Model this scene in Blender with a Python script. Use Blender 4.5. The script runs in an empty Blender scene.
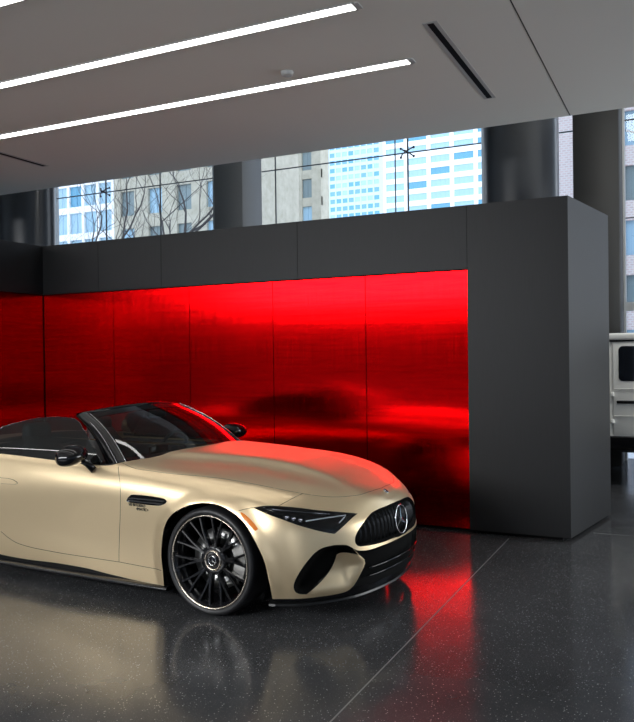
import bpy, bmesh, math, random
import numpy as np
from mathutils import Vector, Matrix
from mathutils.bvhtree import BVHTree
from mathutils.geometry import delaunay_2d_cdt
random.seed(7)
PI = math.pi
SC = bpy.context.scene
COL = SC.collection

# ------------------------------------------------------------------ camera
CAM_H = 1.72
FPX, PITCH, ROLL, YAW = 778.2, -0.00699, -0.012984, 0.44886
def cam_axes():
    cy, sy = math.cos(YAW), math.sin(YAW)
    F = Vector((-sy*math.cos(PITCH), cy*math.cos(PITCH), math.sin(PITCH)))
    R0 = Vector((cy, sy, 0)); U0 = R0.cross(F)
    R = R0*math.cos(ROLL)+U0*math.sin(ROLL); U = -R0*math.sin(ROLL)+U0*math.cos(ROLL)
    return F, R, U
CF, CR, CU = cam_axes()
cam_d = bpy.data.cameras.new('camera'); cam = bpy.data.objects.new('camera', cam_d); COL.objects.link(cam)
m = Matrix.Identity(4)
for i in range(3):
    m[i][0] = CR[i]; m[i][1] = CU[i]; m[i][2] = -CF[i]
m[0][3], m[1][3], m[2][3] = 0, 0, CAM_H
cam.matrix_world = m
cam_d.sensor_fit = 'HORIZONTAL'; cam_d.sensor_width = 36; cam_d.lens = FPX*36/634
cam_d.clip_start = .05; cam_d.clip_end = 2000
SC.camera = cam
SC.view_settings.view_transform = 'Standard'
SC.view_settings.look = 'None'
SC.view_settings.exposure = 0

# ------------------------------------------------------------------ materials
def mat(name, col=(.5,.5,.5), rough=.5, metal=0, spec=.5, coat=0, coat_r=.05, trans=0, ior=1.45, emit=None, es=0, aniso=0):
    m = bpy.data.materials.new(name); m.use_nodes = True
    b = m.node_tree.nodes['Principled BSDF']
    b.inputs['Base Color'].default_value = (*col, 1); b.inputs['Roughness'].default_value = rough
    b.inputs['Metallic'].default_value = metal; b.inputs['Specular IOR Level'].default_value = spec
    b.inputs['Coat Weight'].default_value = coat; b.inputs['Coat Roughness'].default_value = coat_r
    b.inputs['Transmission Weight'].default_value = trans; b.inputs['IOR'].default_value = ior
    b.inputs['Anisotropic'].default_value = aniso
    if emit: b.inputs['Emission Color'].default_value = (*emit, 1); b.inputs['Emission Strength'].default_value = es
    return m
def N(m, t, **k):
    n = m.node_tree.nodes.new(t)
    for a, v in k.items(): setattr(n, a, v)
    return n
def LK(m, a, b): m.node_tree.links.new(a, b)
def BS(m): return m.node_tree.nodes['Principled BSDF']
def coords(m, scale=(1,1,1), kind='Object'):
    tc = N(m, 'ShaderNodeTexCoord'); mp = N(m, 'ShaderNodeMapping'); mp.inputs['Scale'].default_value = scale
    LK(m, tc.outputs[kind], mp.inputs['Vector']); return mp.outputs['Vector']
def noise(m, vec, scale, detail=3, rough=.5):
    n = N(m, 'ShaderNodeTexNoise'); n.inputs['Scale'].default_value = scale; n.inputs['Detail'].default_value = detail
    n.inputs['Roughness'].default_value = rough; LK(m, vec, n.inputs['Vector']); return n.outputs['Fac']
def ramp(m, fac, stops, interp='LINEAR'):
    r = N(m, 'ShaderNodeValToRGB'); r.color_ramp.interpolation = interp
    while len(r.color_ramp.elements) > 1: r.color_ramp.elements.remove(r.color_ramp.elements[-1])
    r.color_ramp.elements[0].position = stops[0][0]; r.color_ramp.elements[0].color = (*stops[0][1], 1)
    for p, c in stops[1:]:
        e = r.color_ramp.elements.new(p); e.color = (*c, 1)
    LK(m, fac, r.inputs['Fac']); return r.outputs['Color']
def g(v): return (v, v, v)
M = {}
# satin gold paint
m = M['gold'] = mat('satin_gold_paint', (.64,.49,.29), .31, .75, coat=0)
v = coords(m, (1,1,1)); n = noise(m, v, 900, 1)
LK(m, ramp(m, n, [(.3,(.79,.62,.385)),(.7,(.85,.675,.43))]), BS(m).inputs['Base Color'])
M['gloss_black'] = mat('gloss_black', (.005,.005,.006), .07, 0, spec=.45)
M['black'] = mat('dark_plastic', (.012,.012,.013), .45)
M['deep'] = mat('deep_black', (.003,.003,.003), .8, spec=.1)
M['gap'] = mat('shut_line_black', (.006,.005,.004), .7, spec=.1)
M['rubber'] = mat('tyre_rubber', (.014,.014,.015), .42)
M['rim_black'] = mat('black_rim_paint', (.007,.007,.008), .16, 0, spec=.6)
M['rim_edge'] = mat('polished_rim_edge', (.62,.54,.45), .22, 1)
M['chrome'] = mat('chrome', (.75,.76,.78), .08, 1)
M['sat_chrome'] = mat('satin_chrome', (.5,.5,.52), .25, 1)
M['disc'] = mat('brake_disc_steel', (.55,.55,.54), .3, 1)
M['caliper'] = mat('caliper_grey', (.35,.34,.32), .35, .6)
M['amber'] = mat('amber_reflector', (.75,.2,.02), .2, coat=.6)
M['leather'] = mat('black_leather', (.02,.02,.021), .45)
M['tan'] = mat('brown_leather', (.16,.07,.04), .5)
M['dash'] = mat('dash_dark', (.018,.018,.019), .5)
M['lamp_in'] = mat('lamp_module', (.25,.25,.27), .12, .9)
M['drl'] = mat('daytime_lamp_strip', (.75,.77,.8), .2, .1)
M['badge'] = mat('dark_chrome_badge', (.10,.10,.11), .2, .9)
def glass(name, tint, rough=0.0, refl=1.0, ior=1.5):
    m = bpy.data.materials.new(name); m.use_nodes = True; nt = m.node_tree; nt.nodes.remove(BS(m))
    out = nt.nodes['Material Output']
    tr = N(m, 'ShaderNodeBsdfTransparent'); tr.inputs['Color'].default_value = (*tint, 1)
    gl = N(m, 'ShaderNodeBsdfGlossy'); gl.inputs['Roughness'].default_value = rough; gl.inputs['Color'].default_value = (refl, refl, refl, 1)
    fr = N(m, 'ShaderNodeFresnel'); ge = N(m, 'ShaderNodeNewGeometry'); ma = N(m, 'ShaderNodeMath', operation='MULTIPLY_ADD'); ma.inputs[1].default_value = 1/ior-ior; ma.inputs[2].default_value = ior
    LK(m, ge.outputs['Backfacing'], ma.inputs[0]); LK(m, ma.outputs[0], fr.inputs['IOR'])
    mx = N(m, 'ShaderNodeMixShader'); LK(m, fr.outputs[0], mx.inputs[0]); LK(m, tr.outputs[0], mx.inputs[1]); LK(m, gl.outputs[0], mx.inputs[2])
    LK(m, mx.outputs[0], out.inputs['Surface']); return m
M['ws_glass'] = glass('windscreen_glass', (.30,.32,.32))
M['side_glass'] = glass('door_glass', (.13,.165,.17), ior=2.0)
M['lens'] = glass('headlamp_lens', (.75,.77,.8))
M['pane'] = glass('facade_glass', (.93,.96,.97))
# room
m = M['floor'] = mat('polished_terrazzo', (.03,.03,.032), .12, 0, spec=.36)
v = coords(m, (1,1,1))
vo = N(m, 'ShaderNodeTexVoronoi'); vo.inputs['Scale'].default_value = 48; LK(m, v, vo.inputs['Vector'])
vo2 = N(m, 'ShaderNodeTexVoronoi'); vo2.inputs['Scale'].default_value = 110; LK(m, v, vo2.inputs['Vector'])
spk = ramp(m, vo.outputs['Distance'], [(0,g(.55)),(.10,g(.40)),(.15,g(0))])
spk2 = ramp(m, vo2.outputs['Distance'], [(0,g(.28)),(.14,g(.12)),(.22,g(0))])
cl = noise(m, v, 1.1, 4, .6)
base = ramp(m, cl, [(.3,(.034,.035,.037)),(.7,(.056,.057,.060))])
wn = N(m, 'ShaderNodeMix', data_type='RGBA', blend_type='ADD'); wn.inputs[0].default_value = .8
LK(m, base, wn.inputs[6]); LK(m, spk, wn.inputs[7])
wn2 = N(m, 'ShaderNodeMix', data_type='RGBA', blend_type='ADD'); wn2.inputs[0].default_value = .5
LK(m, wn.outputs[2], wn2.inputs[6]); LK(m, spk2, wn2.inputs[7])
LK(m, wn2.outputs[2], BS(m).inputs['Base Color'])
rr = noise(m, v, 2.5, 4, .65); rmp = ramp(m, rr, [(.3,g(.12)),(.75,g(.22))])
LK(m, rmp, BS(m).inputs['Roughness'])
M['grout'] = mat('floor_joint', (.16,.155,.15), .5)
m = M['mdf'] = mat('dark_grey_panel', (.012,.013,.014), .5, 0, spec=.35)
v = coords(m, (40,40,1.2)); n = noise(m, v, 3, 3)
LK(m, ramp(m, n, [(.3,(.0065,.007,.008)),(.7,(.009,.0097,.011))]), BS(m).inputs['Base Color'])
M['shadow_gap'] = mat('shadow_gap_black', (.004,.004,.005), .7, spec=.1)
m = M['red'] = mat('red_metallic_gloss_panel', (.70,.004,.010), .14, 1, coat=0, aniso=.85)
ge = N(m, 'ShaderNodeNewGeometry'); cr = N(m, 'ShaderNodeVectorMath', operation='CROSS_PRODUCT'); cr.inputs[1].default_value = (0,0,1)
LK(m, ge.outputs['Normal'], cr.inputs[0]); LK(m, cr.outputs[0], BS(m).inputs['Tangent'])
v = coords(m, (1.2,1.2,22)); n = noise(m, v, 1.6, 5, .65)
LK(m, ramp(m, n, [(.25,(.42,.0005,.0015)),(.75,(.66,.0012,.002))]), BS(m).inputs['Base Color'])  # horizontal streaks in the base colour imitate banded room reflections
v2 = coords(m, (60,60,.8)); n2 = noise(m, v2, 2.5, 3, .6)
LK(m, ramp(m, n2, [(.3,g(.13)),(.7,g(.22))]), BS(m).inputs['Roughness'])
bp_ = N(m, 'ShaderNodeBump'); bp_.inputs['Strength'].default_value = .04; bp_.inputs['Distance'].default_value = .01
v3 = coords(m, (.35,.35,9)); n3 = noise(m, v3, 1.0, 3, .5)
LK(m, n3, bp_.inputs['Height']); LK(m, bp_.outputs[0], BS(m).inputs['Normal'])
M['ceiling'] = mat('ceiling_paint', (.74,.73,.69), .8, spec=.15)
M['ceil_gap'] = mat('ceiling_joint', (.06,.06,.058), .8, spec=.1)
M['led'] = mat('led_diffuser', (.9,.9,.88), .5, emit=(1,.985,.95), es=9)
M['trimw'] = mat('painted_trim', (.42,.42,.41), .5)
M['column'] = mat('black_column_lacquer', (.010,.012,.016), .28, 0, coat=.3, coat_r=.15)
M['colgrey'] = mat('grey_column', (.17,.168,.16), .6)
M['coldark'] = mat('dark_column', (.017,.0165,.015), .6)
M['alu'] = mat('aluminium_frame', (.38,.39,.39), .4, .4)
M['dark_alu'] = mat('glass_joint_dark', (.05,.05,.05), .5)
M['wallpaint'] = mat('wall_paint', (.10,.10,.10), .7)
M['sky_block'] = mat('sky_block_grey', (.30,.30,.31), .7)  # grey of the added blocks that hide the sky
M['bar'] = mat('grille_bar_black', (.006,.006,.006), .3, spec=.35)
M['pavement'] = mat('street_pavement', (.55,.55,.56), .85)
M['vanwhite'] = mat('ivory_car_paint', (.86,.85,.80), .3, 0, coat=.6)
M['vanglass'] = mat('tinted_window', (.008,.010,.014), .08, 0, coat=.5)
def facade(name, c, c2):
    m = mat(name, c, .8, spec=.1); v = coords(m, (1,1,1)); n = noise(m, v, .9, 4, .7)
    LK(m, ramp(m, n, [(.3,c),(.7,c2)]), BS(m).inputs['Base Color']); return m
M['stone'] = facade('limestone', (.42,.385,.30), (.56,.52,.42))
M['white_b'] = facade('white_cladding', (.86,.87,.88), (.92,.93,.94))
M['blue_b'] = facade('pale_blue_cladding', (.46,.62,.78), (.52,.68,.83))
M['bw'] = mat('blue_window', (.12,.34,.50), .25, 0)
M['bw2'] = mat('pale_blue_window', (.34,.52,.64), .25, 0)
M['bw3'] = mat('tower_window', (.16,.36,.52), .25)
M['grey_win'] = mat('grey_green_window', (.20,.26,.27), .25)
m = M['brick'] = mat('pink_brick', (.5,.36,.34), .85, spec=.1)
br = N(m, 'ShaderNodeTexBrick'); br.inputs['Scale'].default_value = 1.0; LK(m, coords(m, (1.6,1,1.6)), br.inputs['Vector'])
# map facade x,z to brick u,v
mpn = br.inputs['Vector'].links[0].from_node; mpn.inputs['Rotation'].default_value = (PI/2, 0, 0)
br.inputs['Color1'].default_value = (.66,.50,.47,1); br.inputs['Color2'].default_value = (.56,.42,.40,1); br.inputs['Mortar'].default_value = (.66,.60,.57,1)
br.inputs['Mortar Size'].default_value = .06
LK(m, br.outputs['Color'], BS(m).inputs['Base Color'])
M['bark'] = mat('tree_bark', (.09,.08,.075), .9, spec=.1)

# ------------------------------------------------------------------ mesh helpers
class MB:
    def __init__(s): s.v = []; s.f = []; s.sm = []
    def add(s, vs, fs, smooth=False):
        o = len(s.v); s.v += [tuple(p) for p in vs]; s.f += [tuple(i+o for i in q) for q in fs]; s.sm += [smooth]*len(fs); return s
    def box(s, a, b, mtx=None):
        x0,y0,z0 = a; x1,y1,z1 = b
        vs = [Vector(p) for p in ((x0,y0,z0),(x1,y0,z0),(x1,y1,z0),(x0,y1,z0),(x0,y0,z1),(x1,y0,z1),(x1,y1,z1),(x0,y1,z1))]
        if mtx: vs = [mtx @ p for p in vs]
        return s.add(vs, [(0,3,2,1),(4,5,6,7),(0,1,5,4),(1,2,6,5),(2,3,7,6),(3,0,4,7)])
    def bbox(s, a, b, r=.01, seg=2):      # bevelled box
        bm = bmesh.new(); bmesh.ops.create_cube(bm, size=1)
        for v in bm.verts: v.co = Vector([a[i]+(v.co[i]+.5)*(b[i]-a[i]) for i in range(3)])
        bmesh.ops.bevel(bm, geom=bm.edges[:], offset=r, segments=seg, profile=.5, affect='EDGES')
        bm.verts.index_update(); s.add([v.co.copy() for v in bm.verts], [[v.index for v in f.verts] for f in bm.faces], True); bm.free(); return s
    def flat(s): s.sm = [False]*len(s.sm); return s
    def prism(s, poly, a, b, axis=1):     # poly in the two other axes, extruded from a to b on axis
        n = len(poly)
        def P(p, t): q = list(p); q.insert(axis, t); return q
        vs = [P(p, a) for p in poly]+[P(p, b) for p in poly]
        return s.add(vs, [tuple(range(n)), tuple(range(2*n-1, n-1, -1))]+[(i, i+n, (i+1)%n+n, (i+1)%n) for i in range(n)])
    def tube(s, pts, r, seg=8, caps=True):
        pts = [Vector(p) for p in pts]; n = len(pts); rs = r if hasattr(r, '__len__') else [r]*n
        vs = []; up = None
        for i, p in enumerate(pts):
            t = (pts[min(i+1,n-1)]-pts[max(i-1,0)]).normalized()
            if up is None: up = Vector((0,0,1)) if abs(t.z) < .9 else Vector((1,0,0))
            a = t.cross(up)
            if a.length < 1e-5: a = t.orthogonal()
            a.normalize(); b = a.cross(t); up = b
            vs += [p+(a*math.cos(2*PI*k/seg)+b*math.sin(2*PI*k/seg))*rs[i] for k in range(seg)]
        fs = [(i*seg+k, i*seg+(k+1)%seg, (i+1)*seg+(k+1)%seg, (i+1)*seg+k) for i in range(n-1) for k in range(seg)]
        if caps: fs += [tuple(range(seg-1,-1,-1)), tuple(range((n-1)*seg, n*seg))]
        return s.add(vs, fs, True)
    def lathe(s, prof, seg=48, mtx=None, closed=False):   # prof: (r, a) about the local y axis
        vs = []
        for r, a in prof:
            vs += [Vector((r*math.cos(2*PI*k/seg), a, r*math.sin(2*PI*k/seg))) for k in range(seg)]
        if mtx: vs = [mtx @ p for p in vs]
        n = len(prof); rng = n if closed else n-1
        fs = [(i*seg+k, i*seg+(k+1)%seg, ((i+1)%n)*seg+(k+1)%seg, ((i+1)%n)*seg+k) for i in range(rng) for k in range(seg)]
        return s.add(vs, fs, True)
    def grid(s, rows, smooth=True, closed=False):
        n = len(rows); k = len(rows[0]); vs = [p for r in rows for p in r]
        fs = [(i*k+j, i*k+j+1, (i+1)*k+j+1, (i+1)*k+j) for i in range(n-1) for j in range(k-1)]
        if closed: fs += [(i*k+k-1, i*k, (i+1)*k, (i+1)*k+k-1) for i in range(n-1)]
        return s.add(vs, fs, smooth)
    def ball(s, c, r, seg=20, mtx=None):
        rings = 12; rows = []
        for i in range(rings+1):
            t = PI*i/rings; rows.append([Vector((r[0]*math.sin(t)*math.cos(2*PI*k/seg), r[1]*math.sin(t)*math.sin(2*PI*k/seg), r[2]*math.cos(t))) for k in range(seg)])
        rows = [[(mtx @ p if mtx else p)+Vector(c) for p in r_] for r_ in rows]
        return s.grid(rows, True, True)
    def build(s, name, material, parent=None, loc=None, rot=None, fix=True):
        me = bpy.data.meshes.new(name); me.from_pydata(s.v, [], s.f); me.polygons.foreach_set('use_smooth', s.sm)
        me.materials.append(material)
        if fix:
            bm = bmesh.new(); bm.from_mesh(me); bmesh.ops.remove_doubles(bm, verts=bm.verts[:], dist=1e-5)
            bmesh.ops.recalc_face_normals(bm, faces=bm.faces[:]); bm.to_mesh(me); bm.free()
        me.update()
        o = bpy.data.objects.new(name, me); COL.objects.link(o)
        if parent: o.parent = parent
        if loc: o.location = loc
        if rot: o.rotation_euler = rot
        return o
def tag(o, label=None, cat=None, group=None, kind=None):
    if label: o['label'] = label
    if cat: o['category'] = cat
    if group: o['group'] = group
    if kind: o['kind'] = kind
    return o
def empty(name, loc=(0,0,0), rz=0, label=None, cat=None, group=None, parent=None):
    o = bpy.data.objects.new(name, None); COL.objects.link(o); o.location = loc; o.rotation_euler = (0,0,rz); o.empty_display_size = .1
    if parent: o.parent = parent
    return tag(o, label, cat, group)
def struct(mb, name, material): return tag(mb.build(name, material), kind='structure')
def bevel(o, w=.01, seg=2):
    md = o.modifiers.new('bevel', 'BEVEL'); md.width = w; md.segments = seg; md.limit_method = 'ANGLE'; md.angle_limit = .6; return o

# ================================================================== ROOM
WY = 7.342          # front face of the display wall
CX = -7.35          # inner corner with the left wing
GY = 13.3           # glass line
CZ, CEDGE = 3.90, 7.50
XL, XR, YB = -15.0, 7.0, -9.0
struct(MB().box((XL-.3,YB-.3,-.2),(XR+.3,GY+.15,0)), 'floor', M['floor'])
# floor joints: recessed-look strips flush on the slab
struct(MB().box((-1.547,-8,.0),(-1.539,7.25,.0012)), 'trim_1', M['grout'])
struct(MB().box((-.86,7.78,.0),(XR,7.788,.0012)), 'trim_2', M['grout'])
struct(MB().box((2.5,-8,.0),(2.508,GY,.0012)), 'trim_3', M['grout'])
# ceiling slab with long slots for the light strips
strips = [(-1.87,4.448,4.561),(-1.864,5.474,5.592)]
struct(MB().box((XL,YB,CZ),(XR,CEDGE,CZ+.5)).box((XL,CEDGE-.12,CZ+.5),(XR,CEDGE,6.6)), 'ceiling', M['ceiling'])
struct(MB().box((XL,CEDGE,6.6),(XR,GY+.15,6.8)), 'trim_4', M['ceiling'])
struct(MB().box((-.994,YB,CZ-.0015),(-.986,CEDGE,CZ+.001)), 'trim_5', M['ceil_gap'])
lit = [(-1.87,4.448,4.561,'second ceiling light strip, its end beside the longer slot vent'),
       (-1.864,5.474,5.592,'thin bright ceiling light strip nearest the ceiling edge'),
       (-1.87,3.395,3.51,'ceiling light strip cut off by the top left corner of the picture'),
       (-1.87,1.2,1.31,'ceiling light strip above the viewer'),(-1.87,-1.2,-1.09,'ceiling light strip behind the viewer'),(-1.87,-4.0,-3.89,'ceiling light strip near the rear windows')]
for x1, y0, y1, lb in lit:
    t = empty('linear_ceiling_light', (x1,(y0+y1)/2,CZ), 0, 'white glowing '+lb, 'ceiling light', 'linear lights in the grey ceiling')
    L = 11.5; h = (y1-y0)/2
    MB().box((-L,-h+.012,-.003),(-.012,h-.012,.0)).build('diffuser', M['led'], t)
    f = MB(); f.box((-L,-h,-.007),(0,-h+.012,0)); f.box((-L,h-.012,-.007),(0,h,0)); f.box((-.012,-h+.012,-.007),(.03,h-.012,0)); f.build('frame', M['trimw'], t)
for (x, y0, y1, lb) in ((-1.534,4.95,6.66,'long black slot vent in the ceiling right of the light strips'),(-6.56,5.55,6.62,'short black slot vent in the ceiling at the left edge')):
    t = empty('slot_vent', (x,(y0+y1)/2,CZ), 0, lb, 'vent', 'slot vents in the grey ceiling')
    h = (y1-y0)/2
    MB().box((-.022,-h+.02,-.004),(.022,h-.02,0)).build('slot', M['shadow_gap'], t)
    f = MB(); f.box((-.05,-h,-.003),(-.022,h,0)); f.box((.022,-h,-.003),(.05,h,0)); f.box((-.022,-h,-.003),(.022,-h+.02,0)); f.box((-.022,h-.02,-.003),(.022,h,0))
    f.build('frame', M['trimw'], t)
t = empty('smoke_detector', (-2.781,5.31,CZ), 0, 'small round white detector on the ceiling between the two light strips', 'smoke detector')
MB().lathe([(0,-.03),(.035,-.03),(.045,-.022),(.05,0)], 24, Matrix.Rotation(PI/2,4,'X')).build('cap', M['trimw'], t)

# display wall: frame (one joinery unit), recessed red panels
BH, PT, BB = 3.14, 2.532, .03
PXR = -1.93
w = MB()
def quadprism(mb, pts, z0, z1): mb.prism([(p[0],p[1]) for p in pts], z0, z1, axis=2)
quadprism(w, [(PXR,WY),(-1.0,WY),(-.774,8.637),(PXR,8.637)], BB, BH)                      # right end block
quadprism(w, [(CX-.9,WY),(PXR,WY),(PXR,8.637),(CX-.9,8.637)], PT, BH)                      # beam
WING = 5.10
quadprism(w, [(CX,WING),(CX,WY),(CX-.9,WY),(CX-.9,WING)], PT, BH)                            # left wing beam
quadprism(w, [(CX-.9,WY+.12),(PXR,WY+.12),(PXR,8.637),(CX-.9,8.637)], BB, PT)              # backing
quadprism(w, [(CX-.12,WING),(CX-.12,WY+.12),(CX-.9,WY+.12),(CX-.9,WING)], BB, PT)
disp = struct(w, 'wall_back', M['mdf'])
j = MB()
for x in (-6.457,-5.521,-3.75,PXR): j.box((x-.002,WY-.0012,PT),(x+.002,WY,BH))
struct(j, 'trim_6', M['shadow_gap'])
struct(MB().box((CX-.8,WY+.02,PT-.006),(PXR,WY+.1,PT)).box((CX-.1,WING,PT-.006),(CX-.02,WY,PT)), 'trim_7', M['shadow_gap'])
struct(MB().prism([(CX-.8,WY+.06),(-1.08,WY+.06),(-.87,8.57),(CX-.8,8.57)], 0, BB+.002, axis=2).box((CX-.8,WING+.08,0),(CX-.06,WY,BB+.002)), 'baseboard_back', M['shadow_gap'])
seams = [CX-.035,-6.27,-5.17,-4.08,-3.0,PXR]
lbs = ['glossy red wall panel in the inner corner behind the car, leftmost facing the viewer','glossy red wall panel behind the windscreen header, second from the inner corner',
       'glossy red wall panel above the far end of the windscreen, third from the inner corner','glossy red wall panel above the bonnet, fourth from the inner corner','bright glossy red wall panel above the car nose, beside the dark grey end block']
for i in range(5):
    o = MB().box((seams[i]+.004,WY+.045,BB),(seams[i+1]-.004,WY+.075,PT-.006)).build('red_wall_panel', M['red'])
    tag(o, lbs[i], 'wall panel', 'glossy red panels of the display wall')
struct(MB().box((CX-.11,WY+.078,BB),(PXR,WY+.1,PT)).box((CX-.10,WING,BB),(CX-.078,WY+.05,PT)), 'trim_8', M['shadow_gap'])
for i in range(2):
    y1 = WY+.04-i*1.1; y0 = y1-1.094
    o = MB().box((CX-.075,y0,BB),(CX-.045,y1,PT-.006)).build('red_wall_panel', M['red'])
    tag(o, ['glossy red wall panel on the side wing at the left edge of the picture'][0] if i == 0 else 'glossy red side wing panel just outside the left edge of the picture', 'wall panel', 'glossy red panels of the display wall')

# round columns
for cx_, cy_, lb in ((-1.84,9.5,'black round column rising behind the right end of the display wall'),(-9.82,9.5,'black round column rising behind the display wall at the left edge')):
    o = MB().lathe([(.45,0.0),(.45,6.6)], 64, Matrix.Translation((cx_,cy_,0)) @ Matrix.Rotation(PI/2,4,'X') @ Matrix.Scale(-1,4,(0,0,1))).build('round_column', M['column'])
    zz = [v.co.z for v in o.data.vertices]
    if min(zz) < -1:
        for v in o.data.vertices: v.co.z += 6.6
    tag(o, lb, 'column')
# rectangular piers at the glass
for x0, x1, mt, lb in ((-8.15,-7.52,'colgrey','grey rectangular pier between the two high windows'),(-1.62,-.96,'coldark','dark rectangular pier right of the round column'),(-14.7,-14.07,'colgrey','grey rectangular pier hidden at the far left'),(5.6,6.2,'coldark','dark rectangular pier at the far right')):
    o = MB().bbox((x0,12.5,0),(x1,GY-.06,6.6), .01, 1).build('rectangular_column', M[mt]); tag(o, lb, 'column')
# glass wall: window 1 (left), window 2 (middle), window 3 (right)
def glasswall(n, x0, x1, joints, hz, frames=()):
    o = struct(MB().add([(x0,GY,0),(x1,GY,0),(x1,GY,6.6),(x0,GY,6.6)],[(0,1,2,3)]), 'window_%d' % n, M['pane'])
    f = MB()
    for x in joints: f.box((x-.007,GY-.012,0),(x+.007,GY+.02,6.6))
    for z in hz: f.box((x0,GY-.014,z-.008),(x1,GY+.02,z+.008))
    f.build('pane_joint', M['dark_alu'], o)
    f = MB()
    for a, b in frames: f.box((a,GY-.12,0),(b,GY+.05,6.6))
    if frames: f.build('window_frame', M['alu'], o)
    return o
def spider(o, x, z):
    s = MB(); s.tube([(x,GY-.16,z),(x,GY-.01,z)], .022, 8)
    for a in (-1,1):
        for b in (-1,1):
            s.tube([(x,GY-.10,z),(x+a*.07,GY-.09,z+b*.04),(x+a*.12,GY-.03,z+b*.08)], .013, 6); s.ball((x+a*.12,GY-.025,z+b*.08),(.024,.02,.024), 8)
    s.build('glass_clamp', M['badge'], o)
w1 = glasswall(1, -14.1, -8.1, (-11.45,-10.0), (5.33,), ((-13.15,-12.85),(-8.62,-8.15)))
w2 = glasswall(2, -7.55, -1.6, (-7.25,-4.79), (5.33,))
w3 = glasswall(3, -1.0, 5.7, (2.4,), (5.39,3.84), ((-1.04,-.93),(2.3,2.42)))
spider(w1, -11.45, 5.33); spider(w2, -4.55, 5.33)
MB().box((-.93,GY-.1,2.36),(5.6,GY+.05,2.50)).build('transom', M['alu'], w3)
MB().box((-4.562,GY-.012,0),(-4.54,GY+.02,6.6)).build('pane_joint', M['dark_alu'], w2)
struct(MB().box((XL-.2,YB-.2,0),(XL,GY,6.8)), 'wall_left', M['wallpaint'])
# right side and rear: glazed fronts with mullions
def glazed(n, axis, at, a, b, top):
    f = MB(); k = int((b-a)/2)+1
    for i in range(k+1):
        p = a+(b-a)*i/k
        if axis == 'x': f.box((at-.06,p-.04,0),(at+.06,p+.04,top))
        else: f.box((p-.04,at-.06,0),(p+.04,at+.06,top))
    for z in (.1, top-.1, 2.5):
        if axis == 'x': f.box((at-.06,a,z-.05),(at+.06,b,z+.05))
        else: f.box((a,at-.06,z-.05),(b,at+.06,z+.05))
    return struct(f, 'window_%d' % n, M['alu'])
glazed(4, 'x', XR, YB, GY, 3.9)
glazed(5, 'y', YB, XL, XR, 3.9)
struct(MB().box((XR,YB,3.9),(XR+.2,GY,6.8)), 'wall_right', M['wallpaint'])

# ================================================================== OUTSIDE
tag(MB().box((-140,GY+.2,-.25),(60,260,-.05)).box((-60,-60,-.25),(60,YB-.3,-.05)).box((XR+.35,YB-.3,-.25),(60,GY+.2,-.05)).build('street_ground', M['pavement']), kind='structure')
def building(name, x0, x1, y, z1, fw, fh, ww, wh, wall, wins, label, zoff=0, xoff=0, vis=None, depth=12):
    """front face towards -y; proud piers and spandrels frame real recessed panes"""
    t = empty(name, ((x0+x1)/2, y, 0), 0, label, 'building'); ox = (x0+x1)/2
    b = MB(); b.box((x0-ox,.45,0),(x1-ox,depth,z1))
    xs = []; x = x0+xoff
    while x+fw <= x1+.01: xs.append(x); x += fw
    zs = []; z = zoff
    while z+fh <= z1: zs.append(z); z += fh
    mw = (fw-ww)/2; mh = (fh-wh)/2
    pts = [x0]+sum([[a+mw, a+mw+ww] for a in xs], [])+[x1]
    for i in range(0, len(pts), 2): b.box((pts[i]-ox,0,0),(pts[i+1]-ox,.46,z1))
    pz = [0]+sum([[a+mh, a+mh+wh] for a in zs], [])+[z1]
    for i in range(0, len(pz), 2): b.box((x0-ox,.06,pz[i]),(x1-ox,.46,pz[i+1]))
    b.build('wall', wall, t)
    cells = [(a, c) for c in zs for a in xs]
    def score(c):
        if vis is None: return 0
        return (c[0]+fw/2-vis[0])**2+(c[1]+fh/2-vis[1])**2
    cells.sort(key=score); rest = MB()
    for k, (a, c) in enumerate(cells):
        q = rest if k >= 90 else MB()
        q.box((a+mw-ox,.3,c+mh),(a+mw+ww-ox,.44,c+mh+wh))
        mullions = max(1, int(ww/1.6))
        for i in range(1, mullions+1): q.box((a+mw+ww*i/(mullions+1)-.05-ox,.25,c+mh),(a+mw+ww*i/(mullions+1)+.05-ox,.3,c+mh+wh))
        if k < 90: q.build('window', random.choice(wins), t)
    if rest.v: tag(rest.build('window', wins[0], t), kind='stuff')
    return t

def tree(x, y, h, label, seed, spread=1.0):
    rnd = random.Random(seed); b = MB()
    def grow(p, d, L, r, lv):
        n = 4; pts = [p]; rs = [r]
        for i in range(n):
            d = (d+Vector((rnd.uniform(-.22,.22), rnd.uniform(-.22,.22), rnd.uniform(-.06,.16)))).normalized()
            p = p+d*L/n; pts.append(p); rs.append(r*(1-.4*(i+1)/n))
        b.tube(pts, rs, 5 if lv > 1 else 7, False)
        if lv >= 6: return
        for k in range(3 if lv < 5 else 2):
            q = (d+Vector((rnd.uniform(-.9,.9)*spread, rnd.uniform(-.7,.7), rnd.uniform(-.25,.55)))).normalized()
            grow(pts[-1] if k < 2 else pts[2], q, L*rnd.uniform(.62,.82), rs[-1]*.72, lv+1)
    grow(Vector((x,y,-.05)), Vector((0,0,1)), h*.32, .24, 0)
    o = b.build('bare_tree', M['bark'], fix=False)
    return tag(o, label, 'tree')
building('stone_building', -49, -35.5, 58, 32, 3.2, 3.5, 1.6, 2.3, M['stone'], [M['grey_win'],M['bw2']], 'pale limestone building behind bare branches in the left high window', zoff=.4, vis=(-38,16))
building('glass_office_building', -74, -51, 76, 40, 2.4, 3.4, 2.0, 2.6, M['white_b'], [M['bw2'],M['bw2'],M['bw']], 'pale blue glass office block at the left end of the left high window', zoff=.2, vis=(-62,20))
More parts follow.
